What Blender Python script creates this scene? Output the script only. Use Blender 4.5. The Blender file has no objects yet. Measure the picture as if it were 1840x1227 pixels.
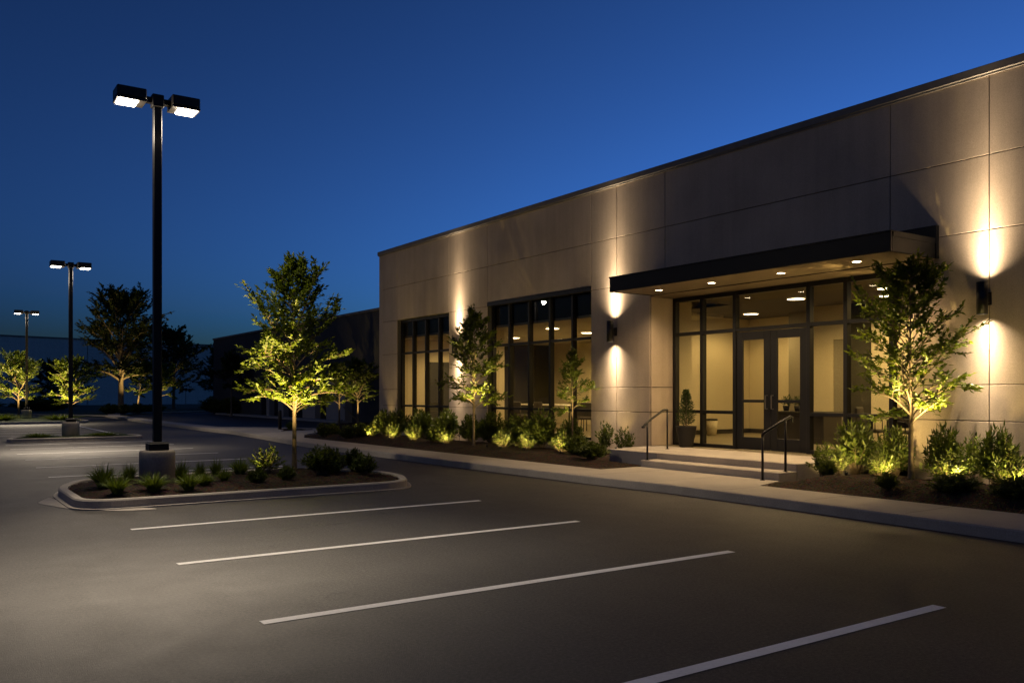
import bpy, math, random
from mathutils import Vector, Matrix, noise

sc = bpy.context.scene
COL = sc.collection
PI = math.pi
rad = math.radians

# ------------------------------------------------------------------ helpers
class MB:
    """collects faces, then links them as ONE mesh object"""
    def __init__(self):
        self.v = []; self.f = []; self.m = []; self.mi = 0
    def add(self, vs, fs):
        o = len(self.v)
        self.v += [tuple(p) for p in vs]
        self.f += [tuple(i + o for i in f) for f in fs]
        self.m += [self.mi] * len(fs)
        return self
    def box(self, x0, x1, y0, y1, z0, z1, bev=0.0):
        if bev <= 0:
            vs = [(x0,y0,z0),(x1,y0,z0),(x1,y1,z0),(x0,y1,z0),(x0,y0,z1),(x1,y0,z1),(x1,y1,z1),(x0,y1,z1)]
            return self.add(vs, [(0,3,2,1),(4,5,6,7),(0,1,5,4),(1,2,6,5),(2,3,7,6),(3,0,4,7)])
        b = min(bev, (x1-x0)*.45, (y1-y0)*.45, (z1-z0)*.45)
        vs = []; idx = {}
        for sx in (0,1):
            for sy in (0,1):
                for sz in (0,1):
                    X = x1 if sx else x0; Y = y1 if sy else y0; Z = z1 if sz else z0
                    dx = -b if sx else b; dy = -b if sy else b; dz = -b if sz else b
                    for ax, p in (('x',(X,Y+dy,Z+dz)),('y',(X+dx,Y,Z+dz)),('z',(X+dx,Y+dy,Z))):
                        idx[(sx,sy,sz,ax)] = len(vs); vs.append(p)
        fs = []
        q = lambda *k: tuple(idx[i] for i in k)
        for s in (0,1):
            fs.append(q((s,0,0,'x'),(s,1,0,'x'),(s,1,1,'x'),(s,0,1,'x')))
            fs.append(q((0,s,0,'y'),(1,s,0,'y'),(1,s,1,'y'),(0,s,1,'y')))
            fs.append(q((0,0,s,'z'),(1,0,s,'z'),(1,1,s,'z'),(0,1,s,'z')))
        for a in (0,1):
            for c in (0,1):
                fs.append(q((a,c,0,'x'),(a,c,0,'y'),(a,c,1,'y'),(a,c,1,'x')))
                fs.append(q((a,0,c,'x'),(a,0,c,'z'),(a,1,c,'z'),(a,1,c,'x')))
                fs.append(q((0,a,c,'y'),(0,a,c,'z'),(1,a,c,'z'),(1,a,c,'y')))
        for a in (0,1):
            for c in (0,1):
                for d in (0,1):
                    fs.append(q((a,c,d,'x'),(a,c,d,'y'),(a,c,d,'z')))
        return self.add(vs, fs)
    def lathe(self, prof, c=(0,0,0), n=24, cap0=True, cap1=True):
        vs = []
        for r, z in prof:
            for i in range(n):
                a = 2*PI*i/n
                vs.append((c[0]+r*math.cos(a), c[1]+r*math.sin(a), c[2]+z))
        fs = []
        for k in range(len(prof)-1):
            for i in range(n):
                j = (i+1) % n
                fs.append((k*n+i, k*n+j, (k+1)*n+j, (k+1)*n+i))
        if cap0: fs.append(tuple(range(n-1,-1,-1)))
        if cap1: fs.append(tuple((len(prof)-1)*n+i for i in range(n)))
        return self.add(vs, fs)
    def tube(self, pts, rs, n=8, cap=True):
        pts = [Vector(p) for p in pts]
        if not hasattr(rs, '__len__'): rs = [rs]*len(pts)
        vs = []; up = None
        for i, p in enumerate(pts):
            d = (pts[min(i+1,len(pts)-1)] - pts[max(i-1,0)]).normalized()
            if up is None:
                up = Vector((0,0,1)) if abs(d.z) < .9 else Vector((1,0,0))
            s = d.cross(up)
            if s.length < 1e-5: s = d.orthogonal()
            s.normalize(); up = s.cross(d).normalized()
            for k in range(n):
                a = 2*PI*k/n
                vs.append(p + (s*math.cos(a) + up*math.sin(a))*rs[i])
        fs = []
        for i in range(len(pts)-1):
            for k in range(n):
                j = (k+1) % n
                fs.append((i*n+k, i*n+j, (i+1)*n+j, (i+1)*n+k))
        if cap:
            fs.append(tuple(range(n-1,-1,-1))); o=(len(pts)-1)*n
            fs.append(tuple(o+i for i in range(n)))
        return self.add(vs, fs)
    def prism(self, poly, z0, z1, bottom=False):
        n = len(poly)
        vs = [(x,y,z0) for x,y in poly] + [(x,y,z1) for x,y in poly]
        fs = [tuple(range(n,2*n))]
        if bottom: fs.append(tuple(range(n-1,-1,-1)))
        for i in range(n):
            j = (i+1) % n
            fs.append((i,j,n+j,n+i))
        return self.add(vs, fs)
    def build(self, name, mats, parent=None, smooth=False, loc=None):
        me = bpy.data.meshes.new(name)
        v = self.v
        if loc is not None:
            v = [(a-loc[0], b-loc[1], c-loc[2]) for a,b,c in v]
        me.from_pydata(v, [], self.f)
        if not isinstance(mats, (list,tuple)): mats = [mats]
        for m in mats: me.materials.append(m)
        if any(self.m): me.polygons.foreach_set('material_index', self.m)
        if smooth: me.polygons.foreach_set('use_smooth', [True]*len(me.polygons))
        me.update()
        o = bpy.data.objects.new(name, me); COL.objects.link(o)
        if loc is not None: o.location = loc
        if parent is not None: o.parent = parent
        return o

def tag(o, label=None, cat=None, group=None, kind=None):
    if label: o['label'] = label
    if cat: o['category'] = cat
    if group: o['group'] = group
    if kind: o['kind'] = kind
    return o
def empty(name, loc, rz=0.0):
    o = bpy.data.objects.new(name, None); COL.objects.link(o)
    o.location = loc; o.rotation_euler = (0,0,rz); o.empty_display_size = .2
    return o
def kids(o): return [c for c in bpy.data.objects if c.parent == o]
def copy_tree(o, parent=None):
    c = o.copy(); COL.objects.link(c)
    if parent is not None: c.parent = parent
    for ch in kids(o): copy_tree(ch, c)
    return c
def light(kind, name, loc, power, color, parent=None, aim=None, **kw):
    l = bpy.data.lights.new(name, kind); l.energy = power; l.color = color
    for k, v in kw.items(): setattr(l, k, v)
    o = bpy.data.objects.new(name, l); COL.objects.link(o); o.location = loc
    if aim is not None:
        o.rotation_euler = Vector(aim).to_track_quat('-Z','Y').to_euler()
    if parent is not None: o.parent = parent
    return o

# ------------------------------------------------------------------ materials
def new_mat(name):
    m = bpy.data.materials.new(name); m.use_nodes = True
    nt = m.node_tree; b = nt.nodes['Principled BSDF']
    return m, nt, b
def N(nt, t, **kw):
    n = nt.nodes.new(t)
    for k, v in kw.items():
        if k in n.inputs: n.inputs[k].default_value = v
        else: setattr(n, k, v)
    return n
def ramp(nt, fac, stops):
    r = nt.nodes.new('ShaderNodeValToRGB')
    el = r.color_ramp.elements
    while len(el) > 1: el.remove(el[-1])
    el[0].position = stops[0][0]; el[0].color = (*stops[0][1],1)
    for p, c in stops[1:]:
        e = el.new(p); e.color = (*c,1)
    nt.links.new(fac, r.inputs[0]); return r
def mixc(nt, fac, a, b, mode='MIX'):
    m = nt.nodes.new('ShaderNodeMix'); m.data_type = 'RGBA'; m.blend_type = mode
    for s, v in ((m.inputs[0],fac),(m.inputs[6],a),(m.inputs[7],b)):
        if hasattr(v,'is_output'): nt.links.new(v, s)
        elif hasattr(v,'__len__'): s.default_value = (*v,1) if len(v)==3 else v
        else: s.default_value = v
    return m.outputs[2]
def bump(nt, b, h, strength, dist=.01, prev=None):
    n = nt.nodes.new('ShaderNodeBump'); n.inputs['Strength'].default_value = strength
    n.inputs['Distance'].default_value = dist
    nt.links.new(h, n.inputs['Height'])
    if prev is not None: nt.links.new(prev, n.inputs['Normal'])
    nt.links.new(n.outputs[0], b.inputs['Normal']); return n.outputs[0]
def coords(nt, scale=(1,1,1)):
    t = nt.nodes.new('ShaderNodeTexCoord'); mp = nt.nodes.new('ShaderNodeMapping')
    mp.inputs['Scale'].default_value = scale
    nt.links.new(t.outputs['Object'], mp.inputs[0]); return mp.outputs[0]
def gcoords(nt, scale=(1,1,1)):
    t = nt.nodes.new('ShaderNodeNewGeometry'); mp = nt.nodes.new('ShaderNodeMapping')
    mp.inputs['Scale'].default_value = scale
    nt.links.new(t.outputs['Position'], mp.inputs[0]); return mp.outputs[0]
def noise_n(nt, co, scale, detail=4, rough=.55):
    n = nt.nodes.new('ShaderNodeTexNoise'); n.inputs['Scale'].default_value = scale
    n.inputs['Detail'].default_value = detail; n.inputs['Roughness'].default_value = rough
    nt.links.new(co, n.inputs['Vector']); return n.outputs[0]

def mottled(name, c1, c2, rough=.8, big=1.2, fine=60., bstr=.25, bdist=.004, streak=0.0, spec=.3):
    m, nt, b = new_mat(name); co = gcoords(nt)
    n1 = noise_n(nt, co, big, 6, .6); n2 = noise_n(nt, co, fine, 3)
    base = ramp(nt, n1, [(.3,c1),(.7,c2)]).outputs[0]
    f2 = ramp(nt, n2, [(.3,(.82,.82,.82)),(.75,(1.12,1.12,1.12))]).outputs[0]
    base = mixc(nt, 1.0, base, f2, 'MULTIPLY')
    if streak > 0:
        cs = gcoords(nt, (2.2,2.2,.12)); n3 = noise_n(nt, cs, 2.0, 5, .6)
        st = ramp(nt, n3, [(.35,(1-streak,)*3),(.62,(1,1,1))]).outputs[0]
        base = mixc(nt, 1.0, base, st, 'MULTIPLY')
    nt.links.new(base, b.inputs['Base Color'])
    b.inputs['Roughness'].default_value = rough
    b.inputs['Specular IOR Level'].default_value = spec
    bump(nt, b, n2, bstr, bdist)
    return m
def metal(name, c, rough=.45, spec=.5, metallic=0.0, var=.12):
    m, nt, b = new_mat(name); co = gcoords(nt)
    n1 = noise_n(nt, co, 7., 5)
    base = ramp(nt, n1, [(.3,tuple(x*(1-var) for x in c)),(.7,tuple(x*(1+var) for x in c))]).outputs[0]
    nt.links.new(base, b.inputs['Base Color'])
    r = nt.nodes.new('ShaderNodeMapRange'); r.inputs[3].default_value = rough-.06; r.inputs[4].default_value = rough+.1
    nt.links.new(n1, r.inputs[0]); nt.links.new(r.outputs[0], b.inputs['Roughness'])
    b.inputs['Specular IOR Level'].default_value = spec; b.inputs['Metallic'].default_value = metallic
    return m
def emis(name, c, s):
    m = bpy.data.materials.new(name); m.use_nodes = True; nt = m.node_tree
    nt.nodes.clear(); e = N(nt,'ShaderNodeEmission'); e.inputs[0].default_value = (*c,1); e.inputs[1].default_value = s
    o = N(nt,'ShaderNodeOutputMaterial'); nt.links.new(e.outputs[0], o.inputs[0]); return m

M = {}
M['panel'] = mottled('facade_panel', (.46,.375,.285), (.56,.465,.36), .82, .9, 90., .35, .004, .10)
M['backing'] = mottled('joint_sealant', (.10,.09,.075), (.13,.12,.10), .9)
M['coping'] = metal('coping_metal', (.16,.145,.125), .5)
M['black'] = metal('black_metal', (.007,.007,.008), .45, .35)
M['navy'] = metal('dark_fascia_metal', (.0035,.0042,.0065), .5, .25)
M['bronze'] = metal('dark_bronze_metal', (.016,.014,.012), .42, .4)
M['concrete'] = mottled('pale_concrete', (.40,.36,.31), (.52,.47,.40), .85, 1.5, 70., .3, .004)
M['kerbc'] = mottled('kerb_concrete', (.36,.33,.29), (.45,.41,.36), .85, 2.2, 70., .35, .005)
M['basec'] = mottled('lamp_base_concrete', (.38,.33,.26), (.48,.42,.34), .88, 3., 50., .5, .006)
M['cream'] = mottled('cream_interior_paint', (.62,.54,.36), (.68,.60,.41), .7, .6, 40., .05)
M['greige'] = mottled('grey_interior_paint', (.28,.25,.18), (.32,.29,.21), .7, .6, 40., .05)
M['accent'] = mottled('dark_accent_wall', (.045,.043,.03), (.06,.056,.04), .6, .6, 40., .05)
M['ceil'] = mottled('interior_ceiling', (.42,.37,.26), (.46,.41,.30), .8, .5, 30., .05)
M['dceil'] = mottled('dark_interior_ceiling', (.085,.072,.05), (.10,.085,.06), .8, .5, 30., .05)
M['ifloor'] = mottled('interior_floor', (.20,.17,.11), (.25,.21,.14), .35, .8, 30., .05)
M['furn'] = metal('dark_furniture', (.035,.03,.024), .5)
M['chairfab'] = mottled('grey_chair_fabric', (.10,.09,.07), (.13,.115,.09), .9, 5, 90)
M['white'] = mottled('white_laminate', (.66,.62,.52), (.72,.68,.58), .4, 2., 50, .05)
M['pot'] = mottled('charcoal_planter', (.022,.020,.018), (.03,.028,.025), .7, 4., 60., .2)
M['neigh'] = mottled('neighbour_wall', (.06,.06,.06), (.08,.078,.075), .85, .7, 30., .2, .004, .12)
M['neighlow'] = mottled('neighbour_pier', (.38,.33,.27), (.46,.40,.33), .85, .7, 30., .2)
M['ware'] = mottled('warehouse_wall', (.60,.56,.50), (.68,.64,.57), .85, .15, 8., .1, .004, .08)
M['roof'] = mottled('flat_roof', (.12,.12,.12), (.18,.18,.17), .9)
M['bark'] = mottled('pale_bark', (.12,.088,.06), (.20,.155,.11), .85, 9., 45., .8, .012)
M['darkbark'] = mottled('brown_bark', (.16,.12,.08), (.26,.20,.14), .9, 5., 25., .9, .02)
M['lamp'] = emis('led_lens', (1,.90,.74), 14.)
M['down'] = emis('downlight_lens', (1,.80,.52), 26.)
M['ceilamp'] = emis('ceiling_lamp_lens', (1,.78,.46), 22.)
M['sconcelens'] = emis('sconce_lens', (1,.84,.60), 12.)
M['spotlens'] = emis('garden_spot_lens', (1,.76,.38), 8.)
M['soil'] = mottled('soil', (.03,.022,.016), (.05,.036,.025), .95)

def mk_asphalt():
    m, nt, b = new_mat('asphalt'); co = gcoords(nt)
    big = noise_n(nt, co, .22, 5, .6); mid = noise_n(nt, co, 2.3, 6, .65); fine = noise_n(nt, co, 120., 4, .8)
    vor = nt.nodes.new('ShaderNodeTexVoronoi'); vor.inputs['Scale'].default_value = 170.; nt.links.new(co, vor.inputs['Vector'])
    base = ramp(nt, big, [(.3,(.044,.0405,.037)),(.7,(.056,.0515,.0465))]).outputs[0]
    base = mixc(nt, 1., base, ramp(nt, mid, [(.3,(.92,.92,.92)),(.7,(1.06,1.06,1.06))]).outputs[0], 'MULTIPLY')
    grain = noise_n(nt, co, 36., 6, .95)
    base = mixc(nt, 1., base, ramp(nt, grain, [(.38,(.30,.30,.30)),(.5,(.90,.90,.90)),(.62,(2.1,2.04,1.97))]).outputs[0], 'MULTIPLY')
    # tyre tracks / old sealer streaks running along the aisle
    cs = gcoords(nt, (1.6,.07,1)); st = noise_n(nt, cs, 1.0, 4, .6)
    base = mixc(nt, 1., base, ramp(nt, st, [(.35,(.84,.84,.84)),(.6,(1,1,1))]).outputs[0], 'MULTIPLY')
    # a few hairline cracks
    cw = noise_n(nt, co, 1.1, 4, .6); cv = nt.nodes.new('ShaderNodeTexVoronoi'); cv.feature = 'DISTANCE_TO_EDGE'; cv.inputs['Scale'].default_value = .23
    vm = nt.nodes.new('ShaderNodeVectorMath'); vm.operation = 'ADD'; vs_ = nt.nodes.new('ShaderNodeVectorMath'); vs_.operation = 'SCALE'; vs_.inputs[3].default_value = 1.6
    cmb = nt.nodes.new('ShaderNodeCombineXYZ'); nt.links.new(cw, cmb.inputs[0]); nt.links.new(noise_n(nt, co, 1.7, 4, .6), cmb.inputs[1])
    nt.links.new(cmb.outputs[0], vs_.inputs[0]); nt.links.new(co, vm.inputs[0]); nt.links.new(vs_.outputs[0], vm.inputs[1]); nt.links.new(vm.outputs[0], cv.inputs['Vector'])
    ck = ramp(nt, cv.outputs['Distance'], [(0.,(.75,.75,.75)),(.0030,(0,0,0))]).outputs[0]
    ckm = mixc(nt, 1., ck, ramp(nt, noise_n(nt, co, .35, 2), [(.48,(0,0,0)),(.56,(1,1,1))]).outputs[0], 'MULTIPLY')
    base = mixc(nt, ckm, base, (.012,.011,.010))
    # oil drips
    oil = noise_n(nt, co, .9, 3, .5)
    base = mixc(nt, ramp(nt, oil, [(.66,(0,0,0)),(.76,(.6,.6,.6))]).outputs[0], base, (.028,.026,.025))
    nt.links.new(base, b.inputs['Base Color'])
    r = nt.nodes.new('ShaderNodeMapRange'); r.inputs[1].default_value = .3; r.inputs[2].default_value = .7
    r.inputs[3].default_value = .58; r.inputs[4].default_value = .66
    nt.links.new(mid, r.inputs[0]); nt.links.new(r.outputs[0], b.inputs['Roughness'])
    b.inputs['Specular IOR Level'].default_value = .35
    n1 = bump(nt, b, fine, .55, .005); bump(nt, b, vor.outputs['Distance'], .4, .004, n1)
    return m
M['asphalt'] = mk_asphalt()
def mk_paint():
    m, nt, b = new_mat('worn_white_paint'); co = gcoords(nt)
    n1 = noise_n(nt, co, 45., 5, .7); n2 = noise_n(nt, co, 3., 4)
    w = mixc(nt, .5, n1, n2)
    base = ramp(nt, w, [(.32,(.34,.33,.32)),(.40,(.76,.75,.73)),(.6,(.88,.87,.85))]).outputs[0]
    nt.links.new(base, b.inputs['Base Color']); b.inputs['Roughness'].default_value = .6
    bump(nt, b, n1, .3, .003); return m
M['paint'] = mk_paint()
def mk_side():
    m, nt, b = new_mat('sidewalk_concrete'); co = gcoords(nt)
    n1 = noise_n(nt, co, .8, 6, .6); n2 = noise_n(nt, co, 80., 3)
    base = ramp(nt, n1, [(.3,(.36,.325,.28)),(.7,(.47,.425,.365))]).outputs[0]
    base = mixc(nt, 1., base, ramp(nt, n2, [(.3,(.85,.85,.85)),(.75,(1.1,1.1,1.1))]).outputs[0], 'MULTIPLY')
    # saw-cut joints every 1.5 m across the walk
    sep = nt.nodes.new('ShaderNodeSeparateXYZ'); nt.links.new(co, sep.inputs[0])
    d = N(nt,'ShaderNodeMath',operation='PINGPONG'); d.inputs[1].default_value = .75; nt.links.new(sep.outputs[1], d.inputs[0])
    l = N(nt,'ShaderNodeMath',operation='GREATER_THAN'); l.inputs[1].default_value = .008; nt.links.new(d.outputs[0], l.inputs[0])
    base = mixc(nt, l.outputs[0], (.16,.145,.125), base)
    nt.links.new(base, b.inputs['Base Color']); b.inputs['Roughness'].default_value = .82
    n = bump(nt, b, n2, .3, .004); bump(nt, b, l.outputs[0], .6, .006, n); return m
M['side'] = mk_side()
def mk_mulch():
    m, nt, b = new_mat('bark_mulch'); co = gcoords(nt)
    vor = nt.nodes.new('ShaderNodeTexVoronoi'); vor.inputs['Scale'].default_value = 26.
    cs = gcoords(nt, (1,1.7,1.3)); nt.links.new(cs, vor.inputs['Vector'])
    n1 = noise_n(nt, co, 30., 5, .7); n2 = noise_n(nt, co, 1.3, 4)
    base = mixc(nt, .6, ramp(nt, n1, [(.3,(.016,.011,.008)),(.55,(.05,.032,.022)),(.75,(.10,.068,.046))]).outputs[0],
                mixc(nt, 1., vor.outputs['Color'], (.09,.06,.042), 'MULTIPLY'))
    base = mixc(nt, 1., base, ramp(nt, n2, [(.3,(.7,.7,.7)),(.7,(1.15,1.15,1.15))]).outputs[0], 'MULTIPLY')
    nt.links.new(base, b.inputs['Base Color']); b.inputs['Roughness'].default_value = .95
    b.inputs['Specular IOR Level'].default_value = .15
    n = bump(nt, b, n1, .9, .03); bump(nt, b, vor.outputs['Distance'], .9, .03, n); return m
M['mulch'] = mk_mulch()
def mk_lawn():
    m, nt, b = new_mat('lawn_ground'); co = gcoords(nt)
    n1 = noise_n(nt, co, 14., 5, .7); n2 = noise_n(nt, co, .5, 4)
    base = mixc(nt, n2, ramp(nt, n1, [(.3,(.015,.025,.008)),(.7,(.05,.08,.02))]).outputs[0], (.03,.045,.015))
    nt.links.new(base, b.inputs['Base Color']); b.inputs['Roughness'].default_value = .95
    bump(nt, b, n1, .9, .05); return m
M['lawn'] = mk_lawn()
def mk_soffit():
    m, nt, b = new_mat('soffit_planks'); co = gcoords(nt)
    sep = nt.nodes.new('ShaderNodeSeparateXYZ'); nt.links.new(co, sep.inputs[0])
    d = N(nt,'ShaderNodeMath',operation='PINGPONG'); d.inputs[1].default_value = .06; nt.links.new(sep.outputs[0], d.inputs[0])
    l = N(nt,'ShaderNodeMath',operation='GREATER_THAN'); l.inputs[1].default_value = .005; nt.links.new(d.outputs[0], l.inputs[0])
    g = noise_n(nt, gcoords(nt,(30,1.2,30)), 1.5, 5, .6)
    base = ramp(nt, g, [(.3,(.15,.11,.07)),(.7,(.23,.175,.115))]).outputs[0]
    base = mixc(nt, l.outputs[0], (.03,.022,.015), base)
    nt.links.new(base, b.inputs['Base Color']); b.inputs['Roughness'].default_value = .55
    bump(nt, b, l.outputs[0], .5, .004); return m
M['soffit'] = mk_soffit()
def mk_glass(name, tint, rmul=1.0):
    m = bpy.data.materials.new(name); m.use_nodes = True; nt = m.node_tree; nt.nodes.clear()
    tr = N(nt,'ShaderNodeBsdfTransparent'); tr.inputs[0].default_value = (*tint,1)
    gl = N(nt,'ShaderNodeBsdfGlossy'); gl.inputs['Roughness'].default_value = .0
    fr = N(nt,'ShaderNodeFresnel'); fr.inputs[0].default_value = 1.5
    mu = N(nt,'ShaderNodeMath',operation='MULTIPLY'); mu.inputs[1].default_value = 1.7*rmul; mu.use_clamp = True
    nt.links.new(fr.outputs[0], mu.inputs[0])
    # slight pane waviness
    co = gcoords(nt); n = noise_n(nt, co, 1.1, 2); bp = N(nt,'ShaderNodeBump'); bp.inputs['Strength'].default_value = .02
    bp.inputs['Distance'].default_value = .05; nt.links.new(n, bp.inputs['Height']); nt.links.new(bp.outputs[0], gl.inputs['Normal'])
    mx = N(nt,'ShaderNodeMixShader'); nt.links.new(mu.outputs[0], mx.inputs[0])
    nt.links.new(tr.outputs[0], mx.inputs[1]); nt.links.new(gl.outputs[0], mx.inputs[2])
    o = N(nt,'ShaderNodeOutputMaterial'); nt.links.new(mx.outputs[0], o.inputs[0]); return m
M['glass'] = mk_glass('window_glass', (.90,.88,.80))
M['darkglass'] = metal('dark_window_glass', (.01,.012,.015), .12, .8)
def mk_leaf(name, ca, cb, trans=.35):
    m = bpy.data.materials.new(name); m.use_nodes = True; nt = m.node_tree; nt.nodes.clear()
    g = N(nt,'ShaderNodeNewGeometry')
    r = ramp(nt, g.outputs['Random Per Island'], [(0.,ca),(.55,tuple((a+b)/2 for a,b in zip(ca,cb))),(1.,cb)]).outputs[0]
    co = gcoords(nt); n = noise_n(nt, co, 2.5, 3)
    r = mixc(nt, 1., r, ramp(nt, n, [(.3,(.7,.7,.7)),(.7,(1.2,1.2,1.2))]).outputs[0], 'MULTIPLY')
    d = N(nt,'ShaderNodeBsdfDiffuse'); t = N(nt,'ShaderNodeBsdfTranslucent'); s = N(nt,'ShaderNodeBsdfGlossy')
    s.inputs['Roughness'].default_value = .5; s.inputs[0].default_value = (.5,.5,.5,1)
    nt.links.new(r, d.inputs[0])
    tc = mixc(nt, 1., r, (1.25,1.15,.5), 'MULTIPLY'); nt.links.new(tc, t.inputs[0])
    m1 = N(nt,'ShaderNodeMixShader'); m1.inputs[0].default_value = trans
    nt.links.new(d.outputs[0], m1.inputs[1]); nt.links.new(t.outputs[0], m1.inputs[2])
    m2 = N(nt,'ShaderNodeMixShader'); m2.inputs[0].default_value = .06
    nt.links.new(m1.outputs[0], m2.inputs[1]); nt.links.new(s.outputs[0], m2.inputs[2])
    o = N(nt,'ShaderNodeOutputMaterial'); nt.links.new(m2.outputs[0], o.inputs[0]); return m
M['leaf'] = mk_leaf('tree_leaf', (.065,.105,.008), (.14,.19,.018), .45)
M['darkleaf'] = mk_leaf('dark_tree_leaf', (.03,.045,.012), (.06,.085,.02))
M['shrub'] = mk_leaf('shrub_leaf', (.045,.075,.008), (.11,.145,.018))
M['grassblade'] = mk_leaf('grass_blade', (.075,.125,.014), (.15,.20,.03))
M['conifer'] = mk_leaf('conifer_leaf', (.028,.055,.010), (.055,.095,.018))

WARM = (1.0,.68,.36); SCONCE = (1.0,.76,.50); LED = (1.0,.82,.60); GARDEN = (1.0,.70,.24)

# ------------------------------------------------------------------ world
w = bpy.data.worlds.new('World'); sc.world = w; w.use_nodes = True
wn = w.node_tree; bg = wn.nodes['Background']
sky = wn.nodes.new('ShaderNodeTexSky'); sky.sky_type = 'NISHITA'; sky.sun_disc = False
sky.sun_elevation = rad(-2.0); sky.sun_rotation = rad(80); sky.air_density = .8; sky.dust_density = .05; sky.ozone_density = 3.5
# dusk: a little more contrast between the night side and the afterglow side, then the blue-hour white balance
gam = wn.nodes.new('ShaderNodeGamma'); gam.inputs[1].default_value = 1.7
hs = wn.nodes.new('ShaderNodeHueSaturation'); hs.inputs['Saturation'].default_value = .7
tint = wn.nodes.new('ShaderNodeVectorMath'); tint.operation = 'MULTIPLY'; tint.inputs[1].default_value = (.471,1.515,2.261)
wn.links.new(sky.outputs[0], gam.inputs[0]); wn.links.new(gam.outputs[0], hs.inputs['Color'])
wn.links.new(hs.outputs[0], tint.inputs[0]); wn.links.new(tint.outputs[0], bg.inputs[0]); bg.inputs[1].default_value = 1.0

# ------------------------------------------------------------------ camera
cam = bpy.data.cameras.new('camera'); co = bpy.data.objects.new('camera', cam); COL.objects.link(co)
co.location = (0,0,1.6); co.rotation_euler = (rad(90),0,-math.atan(1060/1550))
cam.sensor_width = 36.; cam.lens = 36*1550/1840; cam.shift_y = (706-613.5)/1840
cam.clip_end = 2000; cam.clip_start = .05
sc.camera = co
sc.view_settings.view_transform = 'Standard'; sc.view_settings.look = 'None'
sc.view_settings.exposure = 0; sc.view_settings.gamma = 1; sc.view_settings.use_curve_mapping = False
sc.cycles.use_denoising = True; sc.cycles.denoising_prefilter = 'ACCURATE'
sc.cycles.max_bounces = 8; sc.cycles.transparent_max_bounces = 16; sc.cycles.sample_clamp_indirect = 4.0
sc.cycles.caustics_reflective = False; sc.cycles.caustics_refractive = False

#@@GROUND
# ------------------------------------------------------------------ ground
def rounded(poly, r, n=6):
    out = []; L = len(poly)
    for i, p in enumerate(poly):
        p = Vector(p); a = Vector(poly[i-1]); b = Vector(poly[(i+1)%L])
        da = (a-p); db = (b-p)
        rr = min(r, da.length*.45, db.length*.45)
        s = p+da.normalized()*rr; e = p+db.normalized()*rr
        for k in range(n+1):
            t = k/n
            q = s.lerp(p,t).lerp(p.lerp(e,t),t); out.append((q.x,q.y))
    return out
def inset(poly, d):
    out = []; L = len(poly)
    for i in range(L):
        p = Vector(poly[i]); a = Vector(poly[i-1]); b = Vector(poly[(i+1)%L])
        e1 = (p-a); e2 = (b-p)
        if e1.length < 1e-6: e1 = e2
        if e2.length < 1e-6: e2 = e1
        n1 = Vector((-e1.y,e1.x)).normalized(); n2 = Vector((-e2.y,e2.x)).normalized()
        nn = (n1+n2).normalized(); out.append(tuple(p+nn*d/max(.4,nn.dot(n1))))
    return out
def inside(poly, x, y):
    r = False; j = len(poly)-1
    for i in range(len(poly)):
        xi, yi = poly[i]; xj, yj = poly[j]
        if (yi>y) != (yj>y) and x < (xj-xi)*(y-yi)/(yj-yi)+xi: r = not r
        j = i
    return r
def edge_dist(poly, x, y):
    m = 1e9; p = Vector((x,y))
    for i in range(len(poly)):
        a = Vector(poly[i]); b = Vector(poly[(i+1)%len(poly)]); ab = b-a
        t = max(0,min(1,(p-a).dot(ab)/max(ab.length_squared,1e-9)))
        m = min(m,(a+ab*t-p).length)
    return m

g = MB(); g.add([(-250,-120,0),(260,-120,0),(260,330,0),(-250,330,0)],[(0,1,2,3)])
tag(g.build('asphalt', M['asphalt']), 'dark grey asphalt of the parking lot and driveway', None, None, 'structure')

# painted stripes
def stripe(x0,y0,x1,y1,wd,label):
    d = Vector((x1-x0,y1-y0)).normalized(); n = Vector((-d.y,d.x))*wd/2
    # stripes are cut parallel to the aisle, so their ends stay square to the bay
    m = MB(); S = 24
    vs = []
    for i in range(S+1):
        t = i/S; jx = .003*noise.noise((x0+t*7,y0,0)); 
        p = Vector((x0,y0)).lerp(Vector((x1,y1)),t)
        vs += [(p.x-n.x,p.y-n.y+jx,.004),(p.x+n.x,p.y+n.y-jx,.004)]
    m.add(vs,[(2*i,2*i+2,2*i+3,2*i+1) for i in range(S)])
    o = m.build('parking_line', M['paint']); tag(o, label, None, 'white parking lines', 'structure'); return o
for x0,x1,y,lab in [(1.9,6.3,3.53,'white parking line nearest the camera, running off the bottom of the photo'),
                 (1.95,6.75,5.94,'thick white parking line, second from the camera'),
                 (1.97,6.76,8.42,'long white parking line, third from the camera'),
                 (2.02,6.85,10.86,'white parking line just in front of the planted island'),
                 (1.98,6.6,18.48,'white parking line just behind the planted island'),
                 (2.01,6.52,20.98,'second white parking line behind the planted island'),
                 (2.03,6.54,23.5,'third white parking line behind the planted island'),
                 (2.04,6.48,25.85,'fourth white parking line behind the planted island'),
                 (2.06,6.49,28.2,'fifth white parking line behind the planted island'),
                 (2.1,6.45,30.4,'white parking line close in front of the narrow grass island'),
                 (2.1,6.2,36.9,'first white parking line behind the narrow grass island'),
                 (2.1,6.2,39.4,'second white parking line behind the narrow grass island'),
                 (2.1,6.2,41.9,'third white parking line behind the narrow grass island'),
                 (2.1,6.2,44.4,'fourth white parking line behind the narrow grass island'),
                 (2.1,6.2,46.9,'white parking line just before the far lawn island')]:
    stripe(x0,y,x1,y,.105 if y<12 else .10,lab)
stripe(6.25,33.6,6.25,47.3,.10,'white line along the aisle closing off the far parking bays')

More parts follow.
